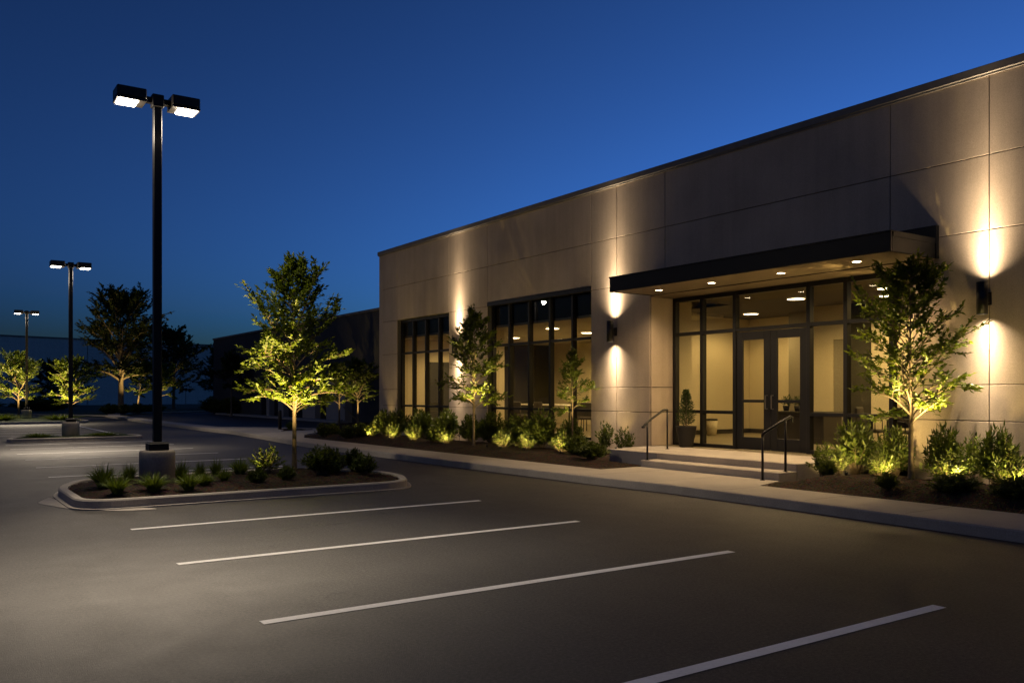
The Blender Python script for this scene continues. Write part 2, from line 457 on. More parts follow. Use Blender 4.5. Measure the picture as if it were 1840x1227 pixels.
# sidewalk with kerb face, entrance path and the walk that goes on to the next building
kx = [(-14,9.72),(0,9.72),(4.5,9.71),(7.8,9.84),(10,9.86),(11.8,9.70),(17,9.48),(22,9.38),(25,9.40),(30,9.75),(34,9.95),(37,9.78),(45.5,9.74),(61,10.0),(69,11.2)]
bx = [(69,12.1),(61.5,10.75),(46,10.5),(38.2,10.7),(36.2,12.6),(33.4,14.2),(32.2,14.0),(31.2,12.6),(29.43,11.2),(27.4,10.42),(12.79,10.82),(12.80,11.86),(9.40,11.86),(9.10,11.0),(5.14,11.06),(0,11.1),(-14,11.1)]
poly = [(x,y) for y,x in kx] + [(x,y) for y,x in bx]
poly = poly[::-1]
def area(p): return sum(p[i-1][0]*p[i][1]-p[i][0]*p[i-1][1] for i in range(len(p)))/2
if area(poly) < 0: poly = poly[::-1]
m = MB(); m.prism(poly,-.05,.13)
tag(m.build('sidewalk', M['side']), 'tan concrete sidewalk along the planting beds', None, None, 'structure')
# rounded kerb strip, 15 cm wide and 3 mm proud of the walk
m = MB()
for i in range(len(kx)-1):
    (y0,a),(y1,b) = kx[i],kx[i+1]
    vs=[(a-.008,y0,-.05),(a-.008,y0,.115),(a+.006,y0,.131),(a+.02,y0,.134),(a+.15,y0,.133),(a+.15,y0,.12)]
    vs+=[(b-.008,y1,-.05),(b-.008,y1,.115),(b+.006,y1,.131),(b+.02,y1,.134),(b+.15,y1,.133),(b+.15,y1,.12)]
    m.add(vs,[(k,k+1,k+7,k+6) for k in range(5)])
tag(m.build('kerb', M['kerbc']), 'grey concrete kerb along the sidewalk edge', None, None, 'structure')

# mulch beds with uneven surface
def mulch_z(x,y,ed,base,rise,reach):
    t = min(1.,ed/reach); t = t*t*(3-2*t)
    z = base + rise*t
    z += .030*noise.noise((x*3.1,y*3.1,1.7)) + .018*noise.noise((x*11,y*11,4.)) + .014*noise.noise((x*27,y*27,9.))
    return z
def bed(name, poly, base, rise, step, label, reach=.9, mat='mulch', zmin=None):
    xs=[p[0] for p in poly]; ys=[p[1] for p in poly]
    nx=int((max(xs)-min(xs))/step)+1; ny=int((max(ys)-min(ys))/step)+1
    ids={}; m=MB(); vs=[]; fs=[]
    def vid(i,j):
        if (i,j) in ids: return ids[(i,j)]
        x=min(xs)+i*step; y=min(ys)+j*step
        ed=edge_dist(poly,x,y); ins=inside(poly,x,y)
        z=mulch_z(x,y,ed if ins else 0,base,rise,reach)
        if not ins: z=base-.06
        ids[(i,j)]=len(vs); vs.append((x,y,z)); return ids[(i,j)]
    for i in range(nx):
        for j in range(ny):
            cx=min(xs)+(i+.5)*step; cy=min(ys)+(j+.5)*step
            if inside(poly,cx,cy) or edge_dist(poly,cx,cy)<step*.75:
                fs.append((vid(i,j),vid(i+1,j),vid(i+1,j+1),vid(i,j+1)))
    m.add(vs,fs)
    return tag(m.build(name,M[mat],smooth=True),label,None,None,'structure')
bedL=[(10.84,12.83),(12.33,12.83),(12.33,14.46),(13.745,14.46),(13.745,28.5),(18.4,28.5),(18.4,38.5),(15.4,37.5),(12.4,30.4),(11.24,29.43),(10.46,27.4)]
bedR=[(11.10,-6.),(13.745,-6.),(13.745,8.1),(14.44,8.1),(14.44,9.30),(11.80,9.42),(11.00,9.12),(11.09,5.1)]
bed('mulch_bed',bedL,.10,.12,.085,'dark brown mulch bed below the office windows')
bed('mulch_bed',bedR,.10,.16,.06,'dark brown mulch bed to the right of the entrance steps')
bed('mulch_bed',[(11.35,32.3),(12.0,34.6),(13.4,33.6),(12.9,32.9)],.115,.03,.1,'thin dark planting strip in the sidewalk',.3)

# near island
isl=rounded([(1.74,12.9),(6.72,12.86),(7.16,13.9),(7.2,14.8),(6.25,16.6),(2.25,16.45),(1.72,15.2)],.55,7)
if area(isl)<0: isl=isl[::-1]
def kerb_ring(name,poly,h,wd,label,lip=.07):
    m=MB(); n=len(poly)
    rings=[(inset(poly,-lip),0.0),(inset(poly,-lip),.018),(inset(poly,-.004),.022),(poly,h-.02),(inset(poly,.018),h),(inset(poly,wd-.015),h),(inset(poly,wd),h-.012),(inset(poly,wd),.0)]
    vs=[]; fs=[]
    for p,z in rings: vs+=[(x,y,z) for x,y in p]
    for k in range(len(rings)-1):
        for i in range(n):
            j=(i+1)%n; fs.append((k*n+i,k*n+j,(k+1)*n+j,(k+1)*n+i))
    m.add(vs,fs); return tag(m.build(name,M['kerbc']),label,None,None,'structure')
kerb_ring('island_kerb',isl,.135,.13,'pale concrete kerb round the planted parking island')
bed('mulch_bed',inset(isl,.15),.11,.06,.05,'brown mulch filling the planted parking island',.7)
m=MB(); m.prism(rounded([(1.36,14.2),(1.70,13.2),(2.25,12.6),(2.75,12.55),(1.74,13.9),(1.60,14.9)],.2),0,.006)
tag(m.build('concrete_apron',M['kerbc']),'worn concrete apron at the rounded end of the near island',None,None,'structure')

# narrow grass island with the second lamp, far lawn island, far lawn
isl2=rounded([(2.2,32.0),(6.3,32.0),(6.45,32.6),(6.3,33.5),(2.5,33.5)],.3,4)
kerb_ring('island_kerb',isl2,.12,.15,'low concrete kerb round the narrow grass island',.03)
bed('lawn',inset(isl2,.14),.10,.03,.12,'strip of grass on the narrow island',.3,'lawn')
isl3=rounded([(-14,50.4),(7.0,50.4),(7.6,52),(7.2,59.5),(-14,59.5)],.8,4)
kerb_ring('island_kerb',isl3,.12,.15,'kerb round the far lawn island',.03)
bed('lawn',inset(isl3,.14),.09,.05,.3,'dark lawn on the far island',.6,'lawn')
isl4=[(10.3,62.2),(11.6,66),(13.6,70.5),(18.5,73.2),(30,76),(60,84),(60,118),(-60,100),(-60,72),(6,70.5)]
kerb_ring('island_kerb',isl4,.12,.15,'distant kerb along the far lawn',.03)
bed('lawn',inset(isl4,.14),.09,.10,.9,'dark lawn below the far trees',2.,'lawn')

#@@BUILDING
# ------------------------------------------------------------------ office building
XW=13.75; FAR=28.42; NEAR=-8.0
B=empty('office_building',(XW,17.,0))
tag(B,'long beige panelled office building with lit windows and a glass entrance','building')
BINV=Matrix.Translation(Vector(B.location)).inverted()
def P(mb,name,mat,parent=B,smooth=False):
    """a part modelled in world coordinates, hung on the building or on one of its parts"""
    o=mb.build(name,mat,None,smooth); o.parent=parent
    if parent is B: o.matrix_parent_inverse=BINV
    return o
cells=[]   # y0,y1,z0,z1
zA,zB,zC,zD,zE,zT=5.32,4.15,2.97,1.73,1.16,6.58
def colm(y0,y1,zs):
    for a,b in zip(zs[:-1],zs[1:]): cells.append((y0,y1,a,b))
colm(27.25,FAR,[.0,zE,zD,zC,zB,zA,zT])
colm(23.64,27.25,[zB,zA,zT]); cells.append((23.64,27.25,.0,.42))
colm(21.4,23.64,[.0,zE,zD,zB,zA,zT])
colm(16.62,21.4,[4.26,zA,zT]); cells.append((16.62,21.4,.0,.42))
colm(15.66,16.62,[.0,zE,zD,zB,zA,zT])
colm(14.51,15.66,[.0,zE,zD,zB])
colm(14.03,15.66,[zB,zA,zT])
colm(8.58,14.03,[zB,zA,zT])
cells.append((8.16,14.51,3.83,zB))
colm(6.91,8.58,[zB,zA,zT]); colm(6.91,8.16,[.0,zE,zD,zB])
for a,b in ((4.4,6.91),(1.9,4.4),(-.6,1.9),(-3.1,-.6),(NEAR,-3.1)): colm(a,b,[.0,zE,zD,zB,zA,zT])
wall=MB()
gp=.007
for y0,y1,z0,z1 in cells:
    wall.mi=0; wall.box(XW,XW+.024,y0+gp,y1-gp,z0+gp,z1-gp,.004)
    wall.mi=1; wall.box(XW+.0245,XW+.30,y0,y1,z0,z1)
# recess returns
for (z0,z1) in ((.39,zE),(zE,zD),(zD,3.80)):
    wall.mi=0; wall.box(XW+.026,14.448,14.487,14.509,z0+gp,z1-gp,.004); wall.box(XW+.026,14.448,8.161,8.183,z0+gp,z1-gp,.004)
    wall.mi=1; wall.box(XW+.302,14.60,14.511,14.75,z0,z1); wall.box(XW+.302,14.60,7.92,8.159,z0,z1)
wall.mi=0
wall.box(XW,36,FAR+.002,FAR+.25,0,zT,0)        # far end wall
wall.box(XW,36,NEAR-.25,NEAR-.002,0,zT,0)
wall.box(36.002,36.2,NEAR-.25,FAR+.25,0,zT,0)
P(wall,'wall',[M['panel'],M['backing']])
r=MB(); r.box(XW+.31,35.99,NEAR,FAR,6.2,6.3); P(r,'roof',M['roof'])
c=MB(); c.box(XW-.055,XW+.34,NEAR-.3,FAR+.30,6.585,6.72,.008); c.box(XW+.345,36.2,FAR-.1,FAR+.30,6.585,6.72,.008); c.box(XW-.03,XW-.002,NEAR-.3,FAR+.27,6.555,6.583)
P(c,'parapet_cap',M['coping'])

# windows
PR=random.Random(9)
def window(y0,y1,z0,z1,mulls,rails,xf=13.90,wd=.075,dp=.13,trim=False):
    f=MB(); d=wd
    f.box(xf,xf+dp,y0,y0+d,z0,z1,.004); f.box(xf,xf+dp,y1-d,y1,z0,z1,.004)
    ys=[y0+d/2]+sorted(mulls)+[y1-d/2]
    for y in mulls: f.box(xf-.012,xf+dp,y-d/2,y+d/2,z0+.06,z1-.09,.004)
    f.box(xf-.002,xf+dp-.002,y0+d+.001,y1-d-.001,z1-.088,z1,.004); f.box(xf-.002,xf+dp-.002,y0+d+.001,y1-d-.001,z0,z0+.058,.004)
    for a,b in zip(ys[:-1],ys[1:]):
        for z in rails: f.box(xf+.002,xf+dp-.004,a+d/2+.001,b-d/2-.001,z-.033,z+.033,.003)
    win=P(f,'window',M['black'])
    zs=[z0+.058]+[z for z in rails]+[z1-.088]
    for a,b in zip(ys[:-1],ys[1:]):
        for i,(za,zb) in enumerate(zip(zs[:-1],zs[1:])):
            p=MB(); e0=.034 if i>0 else .0; e1=.034 if i<len(zs)-2 else .0
            x=xf+.075
            dx=PR.uniform(.005,.0075) if zb>3.5 else PR.uniform(-.0045,.0045); dy=PR.uniform(-.002,.002)
            p.add([(x+dx+dy,a+d/2,za+e0),(x+dx-dy,b-d/2,za+e0),(x-dx-dy,b-d/2,zb-e1),(x-dx+dy,a+d/2,zb-e1)],[(0,3,2,1)])
            P(p,'pane',M['glass'],win)
    if trim:
        t=MB(); t.box(XW-.012,xf-.001,y0+.002,y1-.002,z1-.115,z1-.002,.004)
        P(t,'head_trim',M['black'],win)
    return win
w1=window(23.642,27.248,.42,4.148,[24.54,25.44,26.34],[1.16,2.98])
w2=window(16.622,21.398,.42,4.258,[17.56,18.53,19.50,20.47],[1.16,2.99],trim=True)

# storefront
XG=14.45
s=MB(); d=.085; dp=.13
ym=[8.185+d/2,9.00,9.94,10.77,12.65,13.60,14.485-d/2]
for y in ym: s.box(XG,XG+dp,y-d/2,y+d/2,.395,3.795,.004)
def seg(z0,z1,skip=()):
    for i,(a,b) in enumerate(zip(ym[:-1],ym[1:])):
        if i in skip: continue
        s.box(XG+.003,XG+dp-.003,a+d/2+.001,b-d/2-.001,z0,z1,.003)
seg(.396,.47,(3,)); seg(1.145,1.215,(3,)); seg(2.915,2.99,()); seg(3.70,3.796)
front=P(s,'storefront',M['black'])
def pane_at(parent,x,y0,y1,z0,z1):
    p=MB(); dx=PR.uniform(-.004,.004); dy=PR.uniform(-.002,.002)
    p.add([(x+dx-dy,y0,z0),(x+dx+dy,y1,z0),(x-dx+dy,y1,z1),(x-dx-dy,y0,z1)],[(0,3,2,1)])
    return P(p,'pane',M['glass'],parent)
for i,(a,b) in enumerate(zip(ym[:-1],ym[1:])):
    a+=d/2; b-=d/2
    if i!=3:
        pane_at(front,XG+.07,a,b,.47,1.145); pane_at(front,XG+.07,a,b,1.215,2.915)
    pane_at(front,XG+.07,a,b,2.99,3.70)
# double doors
def door(y0,y1,hside):
    m=MB(); x0,x1=XG+.025,XG+.075
    m.box(x0,x1,y0,y0+.165,.405,2.90,.004); m.box(x0,x1,y1-.165,y1,.405,2.90,.004)
    m.box(x0+.001,x1-.001,y0+.166,y1-.166,.405,.665,.004); m.box(x0+.001,x1-.001,y0+.166,y1-.166,2.725,2.90,.004)
    m.box(x0+.002,x1-.002,y0+.166,y1-.166,1.40,1.46,.003)
    dr=P(m,'door',M['black'])
    for z0,z1 in ((.665,1.40),(1.46,2.725)): pane_at(dr,(x0+x1)/2,y0+.166,y1-.166,z0,z1)
    h=MB(); yh=y0+.07 if hside<0 else y1-.07; xh=x0-.06
    h.tube([(x0,yh,1.27),(xh,yh,1.27),(xh,yh,1.55),(x0,yh,1.55)],.012,8)
    P(h,'handle',metalS,dr)
metalS=metal('brushed_steel',(.42,.40,.37),.32,.5,1.0)
door(10.815,11.705,1); door(11.715,12.605,-1)
# canopy
CY0,CY1,CX0=7.73,14.36,12.40
m=MB()
m.box(CX0,CX0+.05,CY0,CY1,3.80,4.105,.006); m.box(CX0-.012,CX0+.058,CY0-.012,CY1+.012,4.106,4.13,.004)
m.box(CX0+.051,XW-.09,CY0,CY0+.05,3.80,4.10,.006); m.box(CX0+.051,XW-.09,CY1-.05,CY1,3.80,4.10,.006)
m.box(CX0+.06,XW-.09,CY0-.010,CY0+.04,4.035,4.128,.004)
m.box(CX0+.05,XW-.09,CY0+.05,CY1-.05,4.02,4.09)
m.box(XW-.088,XW-.004,CY0-.02,CY1+.02,3.80,4.34,.006)
can=P(m,'canopy',M['navy'])
m=MB(); m.box(CX0+.052,XW-.09,CY0+.052,CY1-.052,3.812,3.83); m.box(XW-.003,XG+.14,8.17,14.50,3.799,3.828); m.box(XW-.087,XW-.0035,CY0+.02,CY1-.02,3.796,3.7995)
P(m,'soffit',M['soffit'],can)

# interior, only what can be seen through the glass
def I(name,mat,*boxes):
    m=MB()
    for b in boxes: m.box(*b)
    return P(m,name,mat)
I('interior_floor',M['ifloor'],(14.06,24,5,28.3,.33,.395))
I('interior_wall',M['cream'],(14.05,18.5,28.2,28.4,.396,3.53),(21.2,21.4,18.0,28.19,.396,3.53),(17.0,24,17.7,17.99,.396,3.84),(20.9,21.1,14.31,17.69,.396,3.84),(14.62,15.6,15.0,15.2,.396,3.84),(19.2,19.4,13.56,14.3,.396,3.84),(19.2,19.4,7.0,12.48,.396,3.84),(19.2,19.4,13.2,13.559,2.96,3.84),(19.41,20.89,14.1,14.3,.396,3.84))
I('interior_wall',M['accent'],(19.26,19.4,12.481,13.18,.396,3.84))  # dark panel standing in for an opening, its darkness put into the colour
I('interior_wall',M['accent'],(18.51,21.19,28.2,28.4,.396,3.53))
I('interior_wall',M['greige'],(20.2,20.895,14.31,15.70,.397,3.838))
I('interior_wall',M['greige'],(14.05,24,5.0,5.2,.396,3.84))
I('interior_door',M['greige'],(19.23,19.29,13.201,13.555,.40,2.955))
I('interior_door',M['accent'],(15.55,16.5,28.15,28.195,.40,2.75))
I('interior_ceiling',M['ceil'],(14.08,23.5,18.0,28.3,3.531,3.60),(14.08,16.98,15.21,17.999,3.531,3.60))
I('interior_ceiling',M['dceil'],(14.60,23.5,5.1,15.0,3.841,3.90),(17.0,23.5,15.001,17.7,3.841,3.90))
I('bulkhead',M['accent'],(14.06,14.12,16.4,27.6,3.60,4.4))
I('baseboard',M['furn'],(20.86,20.895,14.31,17.65,.397,.52),(17.0,20.9,17.66,17.695,.397,.52))
I('column',M['cream'],(14.7,15.0,22.35,22.75,.396,3.53))
I('window_sill',M['furn'],(14.05,14.30,23.7,27.2,.38,.42)); I('window_sill',M['furn'],(14.05,14.30,16.7,21.3,.38,.42))

# entrance platform and step
st=empty('entrance_steps',(12.9,11.2,.13)); tag(st,'broad pale concrete entrance platform with a step in front of the glass doors','steps')
def PS(m,name,mat):
    o=m.build(name,mat); o.parent=st; o.matrix_parent_inverse=Matrix.Translation((12.9,11.2,.13)).inverted(); return o
m=MB(); m.box(12.34,14.44,9.42,12.80,.06,.39,.012); m.box(12.34+.55,14.44,12.801,14.50,.06,.388,.012); m.box(12.34,12.889,12.801,14.3,.06,.386,.012)
PS(m,'platform',M['concrete'])
m=MB(); m.box(11.87,12.339,9.42,12.80,.06,.262,.012); PS(m,'step',M['concrete'])

#@@LIGHTS
# ------------------------------------------------------------------ wall sconces
def soft_beam(name,loc,power,color,parent,aim,th0):
    """spot whose intensity fades exponentially away from its axis, like a narrow reflector lamp"""
    o=light('SPOT',name,loc,power,color,parent,aim,spot_size=rad(130),spot_blend=.4,shadow_soft_size=.03)
    l=o.data; l.use_nodes=True; nt=l.node_tree
    em=[n for n in nt.nodes if n.type=='EMISSION'][0]
    tc=nt.nodes.new('ShaderNodeTexCoord'); sp=nt.nodes.new('ShaderNodeSeparateXYZ'); nt.links.new(tc.outputs['Normal'],sp.inputs[0])
    def mt(op,a,b=None):
        n=nt.nodes.new('ShaderNodeMath'); n.operation=op; nt.links.new(a,n.inputs[0])
        if b is not None: n.inputs[1].default_value=b
        return n.outputs[0]
    v=mt('EXPONENT',mt('MULTIPLY',mt('ARCCOSINE',mt('MULTIPLY',sp.outputs[2],-1.0)),-1.0/rad(th0)))
    nt.links.new(v,em.inputs['Strength']); return o
def sconce(y,label,first=None):
    if first is None:
        t=empty('wall_lamp',(XW,y,3.07))
        m=MB(); R=.082; n=32
        m.lathe([(R-.012,-.25),(R,-.25),(R,.25),(R-.012,.25),(R-.012,.225)],(-.175,0,0),n,False,False)
        m.lathe([(R-.012,-.225),(R-.012,-.25)],(-.175,0,0),n,False,False)
        h=m.build('housing',M['bronze'],t,True)
        m=MB(); m.box(-.098,-.012,-.035,.035,-.075,.075,.006); m.box(-.012,-.001,-.06,.06,-.10,.10,.003); m.build('bracket',M['bronze'],t)
        for s in (1,-1):
            m=MB(); m.lathe([(.001,.20*s),(R-.0125,.20*s)],(-.175,0,0),n,False,False); m.build('lens',M['sconcelens'],t)
        for s in (1,-1):
            k=1 if s>0 else .8
            soft_beam('sconce_beam',(-.175,0,.225*s),3700 if s>0 else 1700,SCONCE,t,(.006,0,s),9.2 if s>0 else 11.)
    else:
        t=copy_tree(first); t.location=(XW,y,3.07)
    return tag(t,label,'wall lamp','black cylinder wall lamps')
sc1=sconce(15.70,'black up-and-down cylinder wall lamp on the pier left of the canopy')
sconce(6.93,'black up-and-down cylinder wall lamp right of the entrance tree, on the bare wall',sc1)
sconce(23.0,'black cylinder wall lamp half hidden by the tree between the two windows',sc1)

# canopy downlights
def downlight(x,y,label,first=None):
    if first is None:
        t=empty('downlight',(x,y,3.811))
        m=MB(); m.lathe([(.070,-.004),(.095,-.007),(.098,0.)],(0,0,0),28,False,False); m.build('trim_ring',M['ceil'],t,True)
        m=MB(); m.lathe([(.001,-.003),(.070,-.003)],(0,0,0),28,False,False); m.build('lens',M['down'],t)
        light('SPOT','downlight_beam',(0,0,-.02),230,WARM,t,(0,0,-1),spot_size=rad(150),spot_blend=.8,shadow_soft_size=.07)
    else:
        t=copy_tree(first); t.location=(x,y,3.811)
    return tag(t,label,'downlight','round downlights in the canopy soffit')
d1=downlight(13.1,13.55,'round lit downlight at the left end of the canopy soffit')
downlight(13.1,12.05,'round lit downlight second from the left end of the canopy',d1)
downlight(13.1,10.35,'round lit downlight above the right-hand door in the canopy soffit',d1)
downlight(13.0,8.72,'round lit downlight at the right end of the canopy above the tree',d1)

# ceiling lights indoors
def ceil_light(x,y,z,label,first=None,r=.2):
    if first is None:
        t=empty('ceiling_light',(x,y,z))
        m=MB(); m.lathe([(r+.02,0),(r+.02,-.03),(r,-.035)],(0,0,0),28,False,False); m.build('rim',M['white'],t,True)
        m=MB(); m.lathe([(.001,-.03),(r,-.03)],(0,0,0),28,False,False); m.build('diffuser',M['ceilamp'],t)
        light('SPOT','room_light',(0,0,-.05),CEILP,WARM2,t,(0,0,-1),spot_size=rad(165),spot_blend=.5,shadow_soft_size=.18)
    else:
        t=copy_tree(first); t.location=(x,y,z)
    return tag(t,label,'ceiling light','round ceiling lights inside the office')
CEILP=240; WARM2=(1.0,.68,.27)
c1=ceil_light(17.0,13.0,3.84,'large round ceiling light behind the glass above the doors')
ceil_light(16.2,9.35,3.84,'round ceiling light behind the glass right of the doors, beside the tree',c1)
ceil_light(19.2,16.2,3.84,'round ceiling light deep in the lobby above the left door',c1)
ceil_light(18.2,11.4,3.84,'round ceiling light far back behind the mullion right of the doors',c1)
ceil_light(16.9,10.6,3.84,'small-looking ceiling light high in the first pane right of the doors',c1)
ceil_light(19.0,24.5,3.53,'round ceiling light in the middle of the wide window',c1)
ceil_light(17.4,21.2,3.53,'round ceiling light near the centre of the wide window ceiling',c1)
ceil_light(16.6,18.3,3.53,'round ceiling light in the right-hand pane of the wide window',c1)
ceil_light(15.4,20.4,3.53,'added round ceiling light brightening the room close behind the left panes of the wide window',c1)  # extra fixture added near the glass to brighten the office panes
ceil_light(16.9,24.6,3.53,'small-looking ceiling light at the left of the wide window ceiling',c1)
ceil_light(16.2,26.6,3.53,'round ceiling light seen in the narrow left window',c1)

# ------------------------------------------------------------------ street lamps
def lamp_light(name,loc,power,parent):
    """point source with a forward-throw lobe, as parking-lot optics spread their light"""
    o=light('POINT',name,loc,power,LED,parent,shadow_soft_size=.10)
    l=o.data; l.use_nodes=True; nt=l.node_tree
    em=[n for n in nt.nodes if n.type=='EMISSION'][0]
    tc=nt.nodes.new('ShaderNodeTexCoord'); sp=nt.nodes.new('ShaderNodeSeparateXYZ'); nt.links.new(tc.outputs['Normal'],sp.inputs[0])
    mr=nt.nodes.new('ShaderNodeMath'); mr.operation='MULTIPLY'; mr.inputs[1].default_value=-1; nt.links.new(sp.outputs[2],mr.inputs[0])
    rp=nt.nodes.new('ShaderNodeValToRGB'); nt.links.new(mr.outputs[0],rp.inputs[0])
    el=rp.color_ramp.elements; el[0].position=.02; el[0].color=(.09,.09,.09,1); el[1].position=.24; el[1].color=(.12,.12,.12,1)
    for p,v in ((.42,.17),(.50,.33),(.56,.65),(.62,1.),(.70,.75),(.80,.45),(1.,.42)):
        e=el.new(p); e.color=(v,v,v,1)
    cb=nt.nodes.new('ShaderNodeCombineXYZ'); nt.links.new(sp.outputs[0],cb.inputs[0]); nt.links.new(sp.outputs[1],cb.inputs[1])
    nm=nt.nodes.new('ShaderNodeVectorMath'); nm.operation='NORMALIZE'; nt.links.new(cb.outputs[0],nm.inputs[0])
    dt=nt.nodes.new('ShaderNodeVectorMath'); dt.operation='DOT_PRODUCT'; dt.inputs[1].default_value=(-.18,-.984,0); nt.links.new(nm.outputs[0],dt.inputs[0])
    r1=nt.nodes.new('ShaderNodeMapRange'); r1.interpolation_type='SMOOTHSTEP'; r1.inputs[1].default_value=.70; r1.inputs[2].default_value=1.0; r1.inputs[3].default_value=.25; r1.inputs[4].default_value=1.0
    nt.links.new(dt.outputs['Value'],r1.inputs[0])
    m2=nt.nodes.new('ShaderNodeMath'); m2.operation='MULTIPLY'; nt.links.new(r1.outputs[0],m2.inputs[0]); nt.links.new(rp.outputs[0],m2.inputs[1])
    nt.links.new(m2.outputs[0],em.inputs['Strength'])
    return o
LP=2050
def lamp_post(x,y,z,label,first=None,top=6.29):
    if first is None:
        t=empty('street_lamp',(x,y,z))
        m=MB(); m.lathe([(.27,-.05),(.27,.50),(.262,.522),(.245,.535)],(0,0,0),40); cb=m.build('concrete_base',M['basec'],t)
        for p in cb.data.polygons: p.use_smooth = len(p.vertices)==4
        m=MB(); m.box(-.15,.15,-.15,.15,.536,.655,.012); m.box(-.135,.135,-.135,.135,.656,.672,.006); m.build('base_cover',M['black'],t)
        zt=top-z
        m=MB()
        m.box(-.062,.062,-.062,.062,.673,zt-.13,.008); m.box(-.088,.088,-.088,.088,zt-.129,zt+.07,.01)
        m.build('pole',M['black'],t)
        for s in (-1,1):
            m=MB(); a0,a1=sorted((.09*s,.189*s)); m.box(a0,a1,-.045,.045,zt-.075,zt+.02,.006)
            m.build('arm',M['black'],t)
            m=MB(); a0,a1=sorted((.19*s,.625*s))
            # shallow shoebox head with a recessed lens below
            m.box(a0,a1,-.19,.19,zt-.075,zt+.085,.014)
            z0,z1=zt-.115,zt-.076
            m.box(a0,a1,-.19,-.165,z0,z1,.003); m.box(a0,a1,.165,.19,z0,z1,.003)
            b0,b1=sorted((.19*s,.30*s)); m.box(b0,b1,-.164,.164,z0,z1,.003)
            b0,b1=sorted((.60*s,.625*s)); m.box(b0,b1,-.164,.164,z0,z1,.003)
            hd=m.build('lamp_head',M['bronze'],t)
            m=MB(); b0,b1=sorted((.305*s,.595*s)); m.box(b0,b1,-.16,.16,zt-.135,zt-.079,.012)
            m.build('lens',M['lamp'],hd)
            lamp_light('lamp_light',(.45*s,0,zt-.30),LP,hd)
    else:
        t=copy_tree(first); t.location=(x,y,z)
    return tag(t,label,'street lamp','twin-headed parking lot lamps')
L1=lamp_post(3.11,14.62,.15,'tall black twin-headed parking lamp on a round concrete base in the near island')
L2=lamp_post(4.18,32.75,.10,'middle black twin-headed parking lamp on the narrow grass island',L1)
L2.scale=(1,1,.957)
L3=lamp_post(4.95,56.5,.10,'farthest and smallest twin-headed parking lamp, behind the lit tree',L1)

# garden spots
def spot(x,y,z,aim,power,label,first=None,size=70):
    if first is None:
        t=empty('garden_spotlight',(x,y,z))
        m=MB(); m.tube([(0,0,-.05),(0,0,.05)],.009,8); m.build('stake',M['bronze'],t)
        m=MB(); m.lathe([(.018,.05),(.026,.055),(.03,.105),(.027,.105),(.025,.09)],(0,0,0),16,True,False); m.build('housing',M['bronze'],t,True)
        m=MB(); m.lathe([(.001,.094),(.025,.094)],(0,0,0),16,False,False); m.build('lens',M['spotlens'],t)
    else:
        t=copy_tree(first); t.location=(x,y,z)
        for c in kids(t):
            if c.type=='LIGHT': bpy.data.objects.remove(c)
    light('SPOT','spot_beam',(0,0,.115),power,GARDEN,t,aim,spot_size=rad(size),spot_blend=.9,shadow_soft_size=.02)
    return tag(t,label,'garden light','small garden spotlights')

#@@PLANTS
# ------------------------------------------------------------------ plants
def leaf_quad(V,F,p,d,n,L,W,fold=.25):
    """one folded leaf: base, left, tip, right"""
    s=d.cross(n)
    if s.length<1e-4: s=d.orthogonal()
    s.normalize(); n=s.cross(d).normalized(); o=len(V)
    V += [p, p+d*L*.45-s*W*.5+n*W*fold, p+d*L, p+d*L*.45+s*W*.5+n*W*fold]
    F += [(o,o+1,o+2),(o,o+2,o+3)]
def rv(R): return Vector((R.uniform(-1,1),R.uniform(-1,1),R.uniform(-1,1)))

